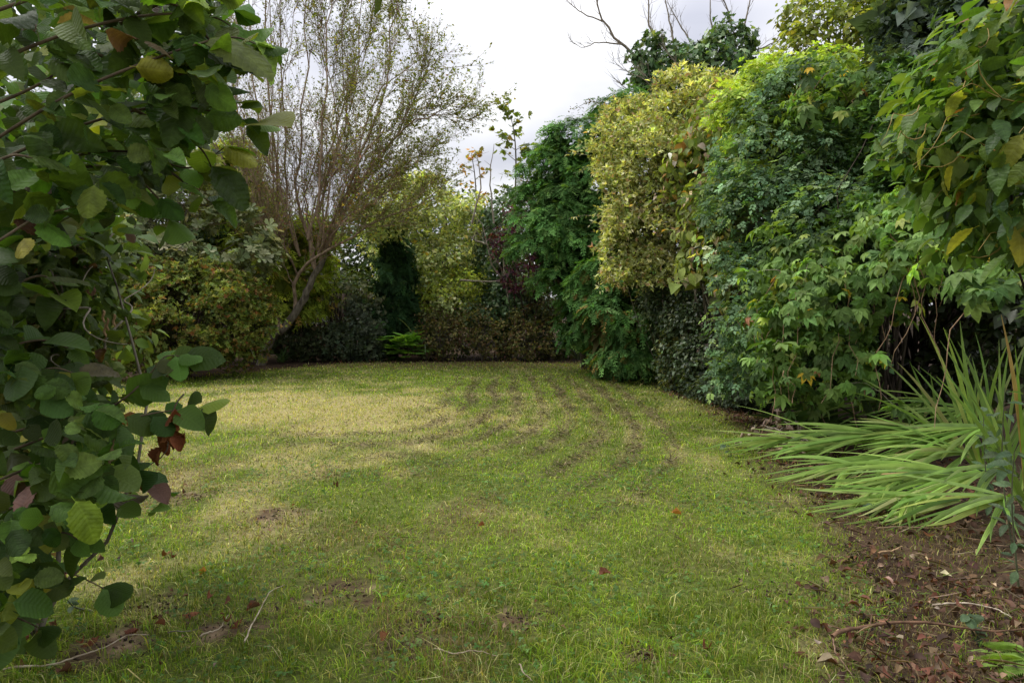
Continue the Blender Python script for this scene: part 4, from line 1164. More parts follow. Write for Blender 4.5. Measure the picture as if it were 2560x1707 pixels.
# ---- picket fence glimpsed through the gap under the creeper
pf = thing('picket_fence', 'weathered picket fence glimpsed through the gap under the creeper', 'fence', (5.2, 9.9, 0))
M_PICK = bark_mat('picket_wood', (.05, .038, .028), (.16, .125, .09), 8)
V = np.array([(dx, dy, dz) for dx in (-.045, .045) for dy in (-.012, .012) for dz in (0, 1.12)])
V = np.concatenate([V, [(0, -.012, 1.2), (0, .012, 1.2)]])
Fp = [(0, 1, 8), (0, 8, 5), (0, 5, 4), (2, 9, 3), (2, 7, 9), (2, 6, 7), (0, 2, 3), (0, 3, 1), (4, 5, 7), (4, 7, 6), (1, 3, 9), (1, 9, 8), (5, 8, 9), (5, 9, 7)]
pm = raw_mesh('picket', V, Fp)
for k in range(16):
    link('picket', pm, M_PICK, pf, loc=(3.7 + k * .19, 9.9, .05 + random.uniform(-.015, .015)))
for z in (.35, .85):
    V = np.array([(dx, dy, dz) for dx in (3.6, 6.8) for dy in (9.915, 9.955) for dz in (z, z + .07)])
    link('rail', raw_mesh('rail', V, F6 := np.array([(0, 1, 3, 2), (4, 6, 7, 5), (0, 4, 5, 1), (2, 3, 7, 6), (1, 5, 7, 3), (0, 2, 6, 4)])), M_PICK, pf)

# ================================================================== near right: creeper close to the camera
def t_broad(seed=0, wide=.46, pw=.62, skew=.85, fold=.1, droop=.25, curl=.0, crinkle=.0, rows=17, half=3, serr=.09):
    r = np.random.default_rng(seed)
    t = np.linspace(0, 1, rows)
    w = wide * np.maximum(np.sin(math.pi * t ** skew), 0) ** pw
    V, S = [], []
    nzv = r.normal(size=(rows, 2 * half + 1))
    for i in range(rows):
        for j in range(-half, half + 1):
            sx = j / half
            ww = w[i] * (1 - (serr if (i % 2 and abs(j) == half) else 0))
            x = sx * ww
            y = t[i] - (.10 * abs(sx) * (1 - t[i])) + (.05 * abs(sx) if i % 2 else 0)
            z = fold * abs(x) * 1.2 - droop * t[i] ** 2 + curl * x * x * 2.2 + crinkle * nzv[i, j + half] * (.25 + abs(sx)) + .014 * math.cos(2 * math.pi * (4.5 * t[i] - 2 * abs(x)))
            V.append((x, y, z)); S.append(.93 + .1 * abs(sx))
    F = []
    c = 2 * half + 1
    for i in range(rows - 1):
        for j in range(c - 1):
            a = i * c + j
            F += [(a, a + 1, a + c + 1), (a, a + c + 1, a + c)]
    # leaf stalk
    k = len(V)
    V += [(-.012, -.28, -.05), (.012, -.28, -.05), (0, .02, 0.004)]; S += [1.1, 1.1, 1.1]; F += [(k, k + 1, k + 2)]
    return T(V, F, S)


HZ = [t_broad(1, fold=.16, droop=.22), t_broad(2, fold=-.1, droop=.35, curl=-.25), t_broad(3, fold=.05, droop=.12, curl=-.5), t_broad(4, wide=.5, fold=.3, droop=.4), t_broad(5, wide=.43, fold=.1, droop=.55, curl=-.3), t_broad(6, fold=.22, droop=.05, crinkle=.012), t_broad(7, wide=.4, fold=.05, droop=.7, curl=.6), t_broad(8, wide=.52, fold=-.2, droop=.2, crinkle=.02), t_broad(9, wide=.36, fold=.5, droop=.35, pw=.75), t_broad(10, wide=.44, fold=.0, droop=-.15, curl=-.9, crinkle=.015)]
CK = [t_broad(11, crinkle=.05, curl=-.8, droop=.5, fold=.2), t_broad(12, wide=.4, crinkle=.06, curl=.9, droop=.3, fold=.3), t_broad(13, wide=.36, crinkle=.07, curl=-1.2, droop=.8)]
VN = [t_broad(21, wide=.27, pw=.8, fold=.25, droop=.3, serr=.1), t_broad(22, wide=.31, pw=.85, fold=.1, droop=.5, serr=.12), t_broad(23, wide=.24, pw=.8, fold=.35, droop=.15, serr=.1)]


def leafset(P, nor, tip, size, pal, ntm, jit=.16, sj=.2):
    P = np.asarray(P); m = len(P)
    X, Y, Z = frames(nor, tip)
    return dict(P=P, X=X, Y=Y, Z=Z, S=size * np.exp(rng.normal(0, sj, m)), C=pick_cols(pal, m, jit), idx=rng.integers(0, ntm, m), N=unit(CAMP - P))


VINE = [(3, (.08, .145, .03)), (2, (.125, .19, .04)), (1.8, (.05, .095, .026)), (.6, (.30, .32, .06)), (.15, (.24, .12, .05))]
vn = thing('vine', 'large leaved vine hanging close by at the right edge', 'climber', G(2860, 3.8))
VB = [B(2520, 120, 3.5, 150, 150), B(2480, 300, 3.4, 170, 110), B(2590, 330, 3.2, 140, 180), B(2430, 430, 3.7, 110, 90), B(2580, 500, 3.3, 130, 110), B(2620, 40, 3.3, 140, 140)]
P, N = shell(VB, 150, .6, .3)
k = np.repeat(np.arange(len(P)), 4); m = len(k)
Pv = P[k] + rng.normal(0, .07, (m, 3))
put(vn, VN, leafset(Pv, N[k] * .5 + UP * .55 + rng.normal(0, .35, (m, 3)), N[k] * .6 - UP * .45 + rng.normal(0, .5, (m, 3)), .115, VINE, 3), M_BROAD, 300, smooth=True, low=[t_broad(70 + k, wide=.27, pw=.8, fold=.2, droop=.15 + .15 * k, rows=8, half=1) for k in range(3)])
P2, N2 = shell([(b[0] + np.array((.1, .5, 0)), b[1] * .95) for b in VB], 260, .7, .2)
put(vn, [OVAL, OVALN], clusters(P2, N2, 7, .16, .1, [OVAL, OVALN], VINE[:3]), M_LEAF, 0, stuff='inner_foliage')
for kk in range(26):
    i = rng.integers(len(P)); a = Acc()
    d = unit(np.array((-1, -.2, .0)) + rng.normal(0, .55, 3)); l = rng.uniform(.15, .45); t = np.linspace(0, 1, 10)
    q = P[i] + d * (t * l)[:, None] + np.stack([np.zeros(10), .03 * np.sin(t * 9 + kk), .04 * np.sin(t * 7 + kk) - .08 * t * t], 1)
    tube(a, q, np.linspace(.0032, .0012, 10), 4, (.30, .21, .06)); a.build('tendril', M_STEM, vn, smooth=True)
stems(vn, G(2860, 3.8), P[rng.choice(len(P), 10)], .012, M_BARKD)

# red young shoot standing out of the vine
rs = thing('red_shoot', 'upright young shoot with reddish and orange leaves before the vine', 'shoot', W(2352, 320, 4.2))
a = Acc(); q = spline([W(2352, 320, 4.2), W(2362, 230, 4.2), W(2364, 160, 4.2), W(2362, 110, 4.2)], 10); tube(a, q, np.linspace(.006, .002, 10), 5, (.10, .04, .03)); a.build('stem', M_STEM, rs, smooth=True)
pp = [(2363, 140, 1), (2366, 142, 1), (2385, 150, 1), (2395, 155, 1), (2330, 185, 2), (2318, 180, 2), (2345, 190, 3), (2350, 200, 3), (2380, 215, 2), (2392, 205, 2), (2345, 230, 4), (2375, 235, 4), (2340, 245, 4), (2360, 195, 3)]
pc = {1: (.22, .05, .045), 2: (.26, .15, .14), 3: (.36, .17, .03), 4: (.28, .25, .13)}
Pq = np.array([W(x, y, 4.2 + rng.uniform(-.08, .08)) for x, y, c in pp])
Ls = leafset(Pq, UP + rng.normal(0, .5, (14, 3)), (Pq - q[6]) * 6 - UP * .5 + rng.normal(0, .15, (14, 3)), .085, [(1, (1, 1, 1))], 3)
Ls['C'] = np.array([pc[c] for x, y, c in pp])
leaf_objects(rs, VN, Ls, np.ones(14, bool), M_BROAD)

# ---- crocosmia: upright fans and flattened ones
CROC = [(3, (.18, .29, .06)), (2, (.27, .38, .09)), (1, (.11, .19, .035)), (.5, (.32, .38, .13)), (.15, (.36, .26, .12))]


CLUMPS = {}


def fan(label, base, direc, n, length, width, spread, droop, group, pal=CROC, pleat=.55, flat=0):
    if label not in CLUMPS:
        CLUMPS[label] = thing('crocosmia_clump', label, 'plant', np.asarray(base) * np.array((1, 1, 0)))
    r = CLUMPS[label]
    direc = unit(np.array(direc, float))
    side = unit(np.cross(direc, np.array((.3, 1, .1)))) if flat == 0 else unit(np.cross(direc, UP))
    for k in range(n):
        u = (k - (n - 1) / 2) / max(1, (n - 1) / 2)
        d = unit(direc + side * u * spread + rng.normal(0, .06 + .07 * flat, 3))
        l = length * rng.uniform(.7, 1.12) * (1 - .2 * abs(u)); seg = 11; t = np.linspace(0, 1, seg)
        dr = droop * rng.uniform(.3, 1.4)
        P = np.asarray(base) + d * (t * l)[:, None] - UP * (t ** 2.3 * l * dr)[:, None] + side * u * (t ** 2 * l * .18)[:, None]
        lo = .03 + .10 * rng.random()
        P[:, 2] = np.maximum(P[:, 2], lo + .015 * np.sin(t * 5))
        Tn = unit(np.gradient(P, axis=0))
        nr = (UP * .8 + np.array((0, -.5, 0)) if flat else unit(np.cross(side, direc)) * (1 if np.dot(np.cross(side, direc), (0, -1, 0)) > 0 else -1)) + rng.normal(0, .22, 3)
        s = unit(np.cross(Tn, nr)); upv = np.cross(s, Tn)
        w = width * rng.uniform(.75, 1.2) * np.clip(np.sin(math.pi * (t * .95 + .05) ** .75), .03, 1) ** .75
        rows = [(-1, 0), (-.66, .16), (-.33, -.02), (0, .22), (.33, -.02), (.66, .16), (1, 0)]
        V = np.concatenate([P + s * (w * a_)[:, None] * .5 + upv * (w * b_ * pleat)[:, None] for a_, b_ in rows])
        F = [(j * seg + i, (j + 1) * seg + i, (j + 1) * seg + i + 1, j * seg + i + 1) for j in range(6) for i in range(seg - 1)]
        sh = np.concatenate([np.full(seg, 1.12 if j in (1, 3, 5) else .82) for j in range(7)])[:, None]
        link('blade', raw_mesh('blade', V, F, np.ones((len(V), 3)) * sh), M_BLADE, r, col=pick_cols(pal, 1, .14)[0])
    return r


gU = 'upright crocosmia fans at the right'
for k, (px, Y, dx, dy, n, l) in enumerate(((2470, 5.9, -.2, .1, 7, 1.4), (2520, 5.6, .05, .1, 7, 1.4), (2560, 5.0, .15, 0, 7, 1.3), (2450, 6.1, -.2, .2, 7, 1.35), (2500, 5.8, .1, .1, 8, 1.4), (2590, 4.7, -.1, -.1, 7, 1.3), (2390, 6.6, -.4, .2, 6, 1.0))):
    fan('tall upright clump of pleated crocosmia leaves at the right edge', G(px, Y), (dx, dy, 1), n, l * 1.18, .030, .3, .16, gU)
gF = 'flattened crocosmia fans lying towards the lawn'
lay = [(2330, 1130, 6.2, -1, -.35), (2240, 1150, 6.0, -1, -.3), (2420, 1150, 5.6, -1, -.35), (2350, 1190, 5.4, -1, -.45), (2180, 1090, 6.9, -1, -.15), (2300, 1080, 6.8, -1, -.1), (2420, 1220, 5.0, -1, -.55), (2500, 1200, 4.9, -1, -.6), (2260, 1210, 5.4, -1, -.3), (2150, 1200, 5.8, -1, -.35),
       (2480, 1100, 5.8, -1, -.25), (2120, 1030, 8.0, -1, .05), (2240, 1010, 8.0, -1, .2), (2350, 1020, 7.4, -1, .1), (2100, 1150, 6.5, -1, -.2), (2520, 1260, 4.5, -1, -.7), (2400, 1260, 4.8, -1, -.45), (2450, 1040, 6.6, -1, -.1), (2000, 1130, 6.9, -.8, -.5), (2300, 1250, 5.0, -1, -.4), (2200, 1120, 6.3, -1, .25), (2350, 1100, 6.2, -1, .1)]
for px, py, Y, dx, dy in lay:
    b = W(px, py, Y); b[2] = max(b[2], .06) + .04
    fan('flattened clump of crocosmia leaves lying across the bed towards the lawn', b + np.array((0, 0, rng.uniform(-.02, .1))), (dx, dy + rng.normal(0, .3), rng.uniform(-.08, .12)), 14, 1.05, .034, .3, .17, gF, flat=1)
for px, py, Y in ((2200, 960, 7.8), (2100, 985, 8.3), (2320, 960, 7.2), (2050, 1000, 8.4)):
    fan('shaded arching clump of crocosmia leaves under the creeper', G(px, Y), (-.5, .05, .6), 8, .95, .045, .7, .45, 'shaded crocosmia under the creeper', pal=[(1, (.08, .13, .035)), (1, (.06, .10, .03))])
for px, py, Y, dx in ((2380, 1240, 5.0, -1),):
    b = W(px, py, Y); b[2] = .13
    fan('withered tan crocosmia leaves among the flattened green ones', b, (-1, -.55, 0), 4, .42, .05, .12, .1, None, pal=[(1, (.42, .28, .16))], flat=1)

# ================================================================== near left: hazel
HAZ = [(3, (.058, .105, .02)), (3, (.078, .132, .028)), (2, (.042, .078, .017)), (1.2, (.135, .20, .04)), (.4, (.24, .27, .04)), (.12, (.13, .085, .06))]
hz = thing('hazel', 'hazel bush with big round toothed leaves overhanging the left foreground', 'shrub', (-1.95, 1.75, 0))
hb = np.array((-1.95, 1.75, 0))
LPs, NRs, TPs, OWN = [], [], [], {}


def hazel_branch(pts, r0=.0048, step=.05, both=True):
    P = spline([W(*p) for p in pts], 26)
    a = Acc(); tube(a, P, np.linspace(r0, .0016, 26), 6, (.7, .62, .5)); bo = a.build('branch', M_BARK, hz, smooth=True); n_before = len(LPs)
    Ln = np.linalg.norm(np.diff(P, axis=0), axis=1).sum(); Tn = unit(np.gradient(P, axis=0))
    n = int(Ln / step)
    for k in range(n):
        f = (k + .6) / n * 25; i = min(int(f), 24); p = P[i] + (P[i + 1] - P[i]) * (f - i)
        side = unit(np.cross(Tn[i], UP)) * (1 if k % 2 else -1)
        tip = unit(Tn[i] * .7 + side * .75 - UP * .35 + rng.normal(0, .22, 3))
        LPs.append(p + tip * .022); TPs.append(tip); NRs.append(unit(UP * .9 + np.array((0, -.55, 0)) + rng.normal(0, .45, 3)))
    LPs.append(P[-1]); TPs.append(unit(Tn[-1] - UP * .4)); NRs.append(unit(UP + np.array((0, -.5, 0)) + rng.normal(0, .2, 3)))
    for k in range(n_before, len(LPs)):
        OWN[k] = bo


for pts in (
    [(-120, 420, 1.7), (150, 250, 1.6), (380, 150, 1.6), (560, 95, 1.65), (640, 110, 1.7)],
    [(-120, 200, 1.6), (150, 90, 1.6), (360, 40, 1.65), (520, 40, 1.75), (590, 75, 1.8)],
    [(-100, 60, 1.5), (200, -40, 1.55), (400, -60, 1.6), (520, -20, 1.7), (575, 20, 1.8)],
    [(-120, 460, 1.8), (160, 330, 1.75), (380, 270, 1.8), (540, 280, 1.85), (640, 312, 1.9)],
    [(-120, 520, 1.9), (150, 400, 1.85), (330, 380, 1.9), (470, 420, 1.95), (560, 370, 2.0)],
    [(-120, 560, 1.8), (120, 440, 1.75), (290, 420, 1.8), (390, 490, 1.85), (430, 565, 1.9)],
    [(200, 120, 1.7), (340, 170, 1.7), (470, 190, 1.75), (560, 215, 1.8), (590, 260, 1.85)],
    [(300, 60, 1.7), (430, 10, 1.7), (540, 120, 1.75), (575, 160, 1.8)],
    [(330, 270, 1.75), (430, 330, 1.8), (500, 370, 1.85), (530, 420, 1.9)],
    [(380, 400, 1.9), (440, 440, 1.9), (490, 480, 1.95), (525, 505, 2.0)],
    [(-120, 300, 1.7), (60, 230, 1.65), (160, 170, 1.65), (230, 110, 1.7)],
    [(-120, 470, 1.6), (0, 400, 1.55), (60, 390, 1.55), (120, 420, 1.6)],
    [(650, -190, 1.9), (800, -130, 1.9), (900, -75, 1.95), (960, -75, 2.0), (1030, -55, 2.0)],
    [(-120, 1180, 2.1), (120, 1090, 2.1), (290, 1010, 2.15), (370, 940, 2.2), (410, 893, 2.2), (450, 890, 2.2)],
    [(-120, 1120, 2.0), (120, 1060, 2.0), (290, 1050, 2.05), (400, 1030, 2.1), (500, 1020, 2.15)],
    [(-120, 1250, 2.0), (100, 1160, 2.0), (270, 1130, 2.0), (360, 1180, 2.05), (400, 1240, 2.1)],
    [(-120, 1320, 1.95), (60, 1260, 1.95), (200, 1230, 2.0), (300, 1270, 2.05)],
    [(-120, 1420, 1.9), (40, 1370, 1.9), (150, 1330, 1.95), (210, 1360, 2.0)],
    [(-120, 1500, 1.95), (40, 1450, 1.95), (160, 1430, 2.0), (260, 1470, 2.05)],
    [(-120, 1080, 1.8), (60, 960, 1.8), (130, 920, 1.8), (200, 940, 1.85)],
    [(-120, 950, 1.9), (20, 870, 1.9), (110, 850, 1.95), (170, 870, 2.0)],
    [(-120, 800, 1.8), (20, 720, 1.8), (110, 690, 1.85), (150, 740, 1.85)],
    [(-100, 1560, 1.9), (20, 1540, 1.9), (100, 1570, 1.95)],
    [(-120, 680, 1.6), (0, 600, 1.6), (100, 540, 1.65), (180, 520, 1.7)],
):
    hazel_branch(pts)
# inner leaves of the bush
YB = [-80, 0, 150, 250, 320, 400, 500, 560, 620, 760, 900, 1000, 1100, 1200, 1260, 1330, 1460, 1540, 1700]
XB = [540, 560, 570, 560, 540, 460, 360, 230, 70, 10, 50, 260, 330, 280, 230, 130, 110, 50, 0]
n = 3300
py = rng.uniform(-120, 1600, n); px = interp(py, YB, XB) - 20 - np.abs(rng.normal(0, 1, n)) * np.where(py < 600, 310, 130); dp = rng.uniform(1.6, 3.0, n)
nb_ = 900   # thick inner growth filling the upper left
py = np.concatenate([py, rng.uniform(-150, 620, nb_)]); px = np.concatenate([px, rng.uniform(-250, 330, nb_)]); dp = np.concatenate([dp, rng.uniform(2.4, 3.6, nb_)])
keep = (px > -300)
for x_, y_, d_ in zip(px[keep], py[keep], dp[keep]):
    p = W(x_, y_, d_)
    if p[2] < .06:
        continue
    tip = unit(np.array((.6, -.2, -.5)) + rng.normal(0, .55, 3))
    LPs.append(p); TPs.append(tip); NRs.append(unit(UP * .8 + np.array((.1, -.6, 0)) + rng.normal(0, .5, 3)))
# bush continued above, out of frame: leaves added to shade the near left
nc = 700
for _ in range(nc):
    p = np.array((rng.uniform(-3.2, -1.25), rng.uniform(.6, 2.5), 0)); p[2] = CAM_H + p[1] * .46 + .18 + rng.random() * 1.0
    LPs.append(p); TPs.append(unit(rng.normal(0, 1, 3) - UP * .4)); NRs.append(unit(UP + rng.normal(0, .45, 3)))
Lh = leafset(np.array(LPs), np.array(NRs), np.array(TPs), .060, HAZ, len(HZ), .3, .24)
SZ = np.ones(len(LPs)); SZ[list(OWN)] = 1.25
Lh['S'] *= SZ
Lh['own'] = [OWN.get(k) for k in range(len(LPs))]
put(hz, HZ, Lh, M_HAZEL, 300, smooth=True, low=[t_broad(50 + k, fold=f, droop=d, curl=c, rows=7, half=1) for k, (f, d, c) in enumerate(((.16, .22, 0), (-.1, .35, -.25), (.05, .12, -.5), (.3, .4, 0), (.1, .55, -.3), (.22, .05, 0), (.05, .7, .6), (-.2, .2, 0), (.5, .35, 0), (0, -.15, -.9)))])
for k in range(9):
    a = Acc(); t = hb + np.array((rng.uniform(-.25, .55), rng.uniform(-.3, .5), rng.uniform(1.3, 2.6)))
    q = spline([hb + np.append(rng.normal(0, .08, 2), -.02), hb * .6 + t * .4 + np.append(rng.normal(0, .08, 2), 0), t], 12); tube(a, q, np.linspace(.022, .007, 12), 7); a.build('stem', M_BARK, hz, smooth=True)
dry = thing('dead_hazel_twig', 'thin twig with curled rust brown dead leaves hanging from the hazel', 'twig', W(440, 1010, 2.12))
a = Acc(); tube(a, spline([W(460, 985, 2.12), W(440, 1010, 2.12), W(425, 1060, 2.12), W(415, 1130, 2.12), W(360, 1170, 2.12)], 12), np.linspace(.003, .0015, 12), 4); a.build('stem', M_BARK, dry)
pts = [(435, 1025), (445, 1060), (415, 1080), (400, 1085), (455, 1090), (405, 1120), (350, 1160), (355, 1180), (345, 1195), (428, 1078)]
Pd = np.array([W(x, y, 2.12 + rng.uniform(-.03, .03)) for x, y in pts])
Ld = leafset(Pd, np.array((0, -1, .3)) + rng.normal(0, .6, (10, 3)), -UP + rng.normal(0, .45, (10, 3)), .06, [(1, (.14, .05, .022)), (1, (.20, .07, .03))], 3)
CURL = [t_broad(31, wide=.3, curl=3.0, crinkle=.04, droop=.3), t_broad(32, wide=.26, curl=-3.2, crinkle=.05, droop=.6), t_broad(33, wide=.35, curl=2.2, crinkle=.06, droop=-.3)]
leaf_objects(dry, CURL, Ld, np.ones(10, bool), M_DRY, 'dead_leaf')

# ---- corkscrew hazel behind it
cz = thing('corkscrew_hazel', 'contorted hazel with crinkled leaves and twisted twigs behind the left hazel', 'shrub', W(60, 1200, 3.0) * np.array((1, 1, 0)))
CKP = [(3, (.075, .115, .032)), (2, (.105, .15, .045)), (1, (.05, .08, .022)), (.6, (.16, .17, .05)), (.3, (.15, .09, .06))]
cb = [B(60, 640, 3.1, 170, 130), B(130, 720, 3.0, 90, 120), B(20, 850, 3.1, 150, 140), B(200, 620, 3.2, 50, 70), B(60, 1060, 3.0, 130, 130), B(180, 560, 3.3, 60, 60), B(240, 850, 3.2, 35, 45), B(60, 1250, 2.9, 100, 130)]
P, N = shell(cb, 260, .6, .3)
k = np.repeat(np.arange(len(P)), 4); m = len(k)
put(cz, CK, leafset(P[k] + rng.normal(0, .06, (m, 3)), N[k] * .4 + UP * .6 + rng.normal(0, .5, (m, 3)), N[k] * .4 - UP * .5 + rng.normal(0, .6, (m, 3)), .066, CKP, 3, .18, .25), M_HAZEL, 300, smooth=True, low=[t_broad(60 + k, crinkle=.05, curl=-.8 * (k - 1), droop=.4, fold=.2, rows=7, half=2) for k in range(3)])
P2, N2 = shell([(b[0] + np.array((-.15, .5, 0)), b[1]) for b in cb], 240, .7, .2)
put(cz, [OVAL], clusters(P2, N2, 7, .16, .085, [OVAL], CKP[:3]), M_LEAF, 0, stuff='inner_foliage')
base = np.array(cz.location)
for kk in range(34):
    i = rng.integers(len(P)); t = np.linspace(0, 1, 22); d = unit(N[i] + rng.normal(0, .6, 3)); l = rng.uniform(.2, .5)
    q = P[i] - N[i] * .15 + d * (t * l)[:, None] + .03 * np.stack([np.sin(t * 11 + kk), np.cos(t * 13 + kk * 2), np.sin(t * 9 + kk * 3)], 1) * np.clip(t * 3, 0, 1)[:, None]
    a = Acc(); tube(a, q, np.linspace(.007, .002, 22), 5); a.build('twisted_twig', M_TWIG, cz, smooth=True)
stems(cz, base, P[rng.choice(len(P), 16)], .018, M_BARK)
for px_, py_ in ((258, 795), (268, 815), (285, 805), (262, 830)):
    a = Acc(); p = W(px_, py_ - 20, 2.9); q = p + np.stack([.004 * np.sin(np.arange(9)), np.zeros(9), -np.linspace(0, .055, 9)], 1)
    tube(a, q, .0055 * np.array((.4, 1, .85, 1.05, .85, 1, .85, .9, .3)), 6, (1.0, .75, .5)); a.build('catkin', M_TWIG, cz)

# ================================================================== things on the ground
def lying(label, pts, r, mat, name='stick', cat='stick', col=(1, 1, 1), side=0, group=None, rise=.035):
    P = []
    for x_, y_ in pts:
        p = WG(x_, y_); p[2] = gh(np.array([p[0]]), np.array([p[1]]))[0] + rise; P.append(p)
    n = max(10, 6 * len(P)); q = spline(P, n); q[1:-1] += rng.normal(0, .0012, (n - 2, 3)); q[:, 2] += .005 * np.sin(np.arange(n) * .5)
    a = Acc(); tube(a, q, np.linspace(r, r * .35, n), 6, col)
    o = a.build(name, mat, smooth=True); tag(o, label, cat, group)
    return o


lying('long pale curved twig lying on the grass at the lower left centre', [(612, 1625), (640, 1560), (675, 1500), (712, 1475)], .0042, M_TWIG, col=(1.25, 1.2, 1.1), name='twig', cat='twig')
lying('long pale twig along the bottom left of the lawn', [(10, 1700), (90, 1690), (180, 1672), (260, 1640), (320, 1612), (372, 1605)], .005, M_TWIG, col=(1.3, 1.25, 1.15), name='twig', cat='twig')
lying('short pale forked twig left of the long curved twig', [(500, 1610), (545, 1590), (572, 1556)], .0042, M_TWIG, col=(1.25, 1.2, 1.1), name='twig', cat='twig')
lying('thin brown stem lying behind the short forked twig', [(420, 1602), (470, 1595), (530, 1585)], .003, M_BARK, name='twig', cat='twig')
lying('pale horizontal twig at the bottom centre of the lawn', [(1085, 1645), (1130, 1655), (1190, 1652), (1245, 1662)], .004, M_TWIG, col=(1.2, 1.1, 1), name='twig', cat='twig')
lying('short grey twig at the bottom edge right of centre', [(1298, 1685), (1310, 1706), (1330, 1730)], .004, M_TWIG, col=(1.2, 1.1, 1), name='twig', cat='twig')
lying('long brown branch across the litter at the lower right', [(2080, 1620), (2130, 1600), (2200, 1590), (2340, 1585), (2400, 1600), (2480, 1605), (2580, 1603)], .0095, M_BARKD, name='branch', cat='branch', col=(2.2, 1.6, 1.3), rise=.05)
lying('thin brown runner below the brown branch at lower right', [(2083, 1620), (2085, 1640), (2105, 1680), (2135, 1712)], .004, M_BARK, name='twig', cat='twig', col=(1.1, .8, .7))
lying('bleached split stick in the litter above the brown branch', [(2330, 1530), (2440, 1528), (2490, 1545), (2530, 1560)], .005, M_TWIG, col=(1.5, 1.45, 1.4))
lying('tan flat splinter lying in the sparse grass at right', [(2195, 1398), (2225, 1390), (2255, 1382)], .007, M_TWIG, col=(1.3, 1.0, .7), name='wood_splinter', cat='splinter')
lying('small tan splinter below the flat one at right', [(2315, 1408), (2322, 1425)], .006, M_TWIG, col=(1.4, 1.2, .8), name='wood_splinter', cat='splinter')
lying('long thin stalk across the brown litter at right', [(2190, 1345), (2280, 1342), (2380, 1348), (2490, 1352)], .003, M_TWIG, col=(1, .8, .65), name='twig', cat='twig', rise=.06)

# fallen leaves one can pick out
spots = [(836, 1222), (458, 1234), (432, 1408), (420, 1398), (515, 1440), (497, 1545), (620, 1535), (638, 1530), (1210, 1322), (893, 1310), (955, 1622), (400, 1565), (410, 1580), (345, 1590), (95, 1585), (120, 1598), (135, 1575), (145, 1590), (205, 1625), (118, 1660), (60, 1690), (245, 1612), (60, 1630), (150, 1700), (520, 1510), (605, 1562), (1680, 1295), (1500, 1450), (1760, 1640), (330, 1570), (565, 1568), (42, 1655)]
fm = [raw_mesh('fallen_leaf', t[0], t[1], np.repeat(t[2][:, None], 3, 1), t[0][:, :2], True) for t in CURL + [t_broad(41, wide=.42, curl=1.0, crinkle=.05, droop=.2)]]
for k, (x_, y_) in enumerate(spots):
    p = WG(x_, y_); p[2] = gh(np.array([p[0]]), np.array([p[1]]))[0] + .03
    me = fm[k % 4]
    o = link('fallen_leaf', me, M_DRY, None, col=pick_cols([(2, (.14, .055, .03)), (1, (.19, .075, .035)), (1, (.10, .05, .03)), (.2, (.34, .17, .04))], 1, .15)[0], loc=p)
    o.rotation_euler = (random.uniform(-.5, .5), random.uniform(-.5, .5), random.uniform(0, 6.3)); s_ = random.uniform(.04, .065); o.scale = (s_, s_, s_)
    own = {836: 'lone brown fallen leaf at the far end of the near green grass', 458: 'orange fallen leaf beside the hazel just left of the lawn', 1210: 'small brown fallen leaf close to the middle of the lawn', 893: 'orange brown fallen leaf left of the lawn middle',
           955: 'curled brown leaf on the bare earth patch at the bottom', 1680: 'tiny brown fallen leaf right of the lawn middle', 1500: 'brown fallen leaf between the lawn middle and the pale splinter', 1760: 'brown fallen leaf low on the lawn towards the right litter'}
    if x_ in own:
        tag(o, own[x_], 'leaf')
    else:
        tag(o, 'curled rust brown fallen leaf among others on the near left grass', 'leaf', 'fallen leaves on the near left grass')

# litter of brown leaves and stalks in the right bed and under the hazel
la_ = Acc()
n = 30000
x = rng.uniform(.9, 5, n); y = 1.9 + 10 * rng.random(n) ** 1.7
e = lawn_edge(x, y)
keep = (e < .45) & (rng.random(n) < np.clip(.36 - e * 1.1, 0.03, .9) * np.clip((n2(x, y, 2.4, 12.1) - .24) * 3.2, .15, 1)) & in_view(x, y, .5) & (x < 4.2)
x2 = rng.uniform(-3.2, -1.2, 500); y2 = rng.uniform(2.2, 4.2, 500); k2 = n2(x2, y2, 2, 3) > .55
bb = [BARE[i] for i in rng.integers(0, len(BARE), 420)]
xb_ = np.array([b[0] + rng.normal(0, b[2] * .8) for b in bb]); yb_ = np.array([b[1] + rng.normal(0, b[2] * .8) for b in bb])
x3 = rng.uniform(-9, 2.5, 1800); y3 = rng.uniform(12.8, 18.4, 1800); k3 = np.abs(lawn_edge(x3, y3)) < .35
nbk = len(xb_)
x = np.concatenate([x[keep], x2[k2], x3[k3], xb_]); y = np.concatenate([y[keep], y2[k2], y3[k3], yb_]); m = len(x)
sz_ = .018 + .055 * rng.random(m) ** 1.8; sz_[-nbk:] *= .45
P = np.stack([x, y, gh(x, y) + rng.uniform(.005, .045, m)], 1)
Xa, Ya, Za = frames(UP + rng.normal(0, .45, (m, 3)), rng.normal(size=(m, 3)))
place(la_, [t_oval(.33, .25, .3), t_oval(.28, -.2, -.25), t_dia(.3, .2, .3)], rng.integers(0, 3, m), P, Xa, Ya, Za, sz_, pick_cols([(2.5, (.125, .055, .032)), (3, (.075, .042, .027)), (1.5, (.15, .095, .055)), (.5, (.26, .19, .13)), (1.5, (.045, .028, .02))], m, .25))
n = 3400
x = rng.uniform(.9, 4.2, n); y = 1.9 + 7 * rng.random(n) ** 1.4; e = lawn_edge(x, y)
keep = (e < .4) & (rng.random(n) < np.clip(.5 - e, .05, .9)) & in_view(x, y, .5)
x, y = x[keep], y[keep]; m = len(x)
P = np.stack([x, y, gh(x, y) + rng.uniform(.01, .06, m)], 1)
Xa, Ya, Za = frames(UP + rng.normal(0, .3, (m, 3)), np.stack([rng.normal(0, 1, m), rng.normal(0, .6, m), rng.normal(0, .15, m)], 1))
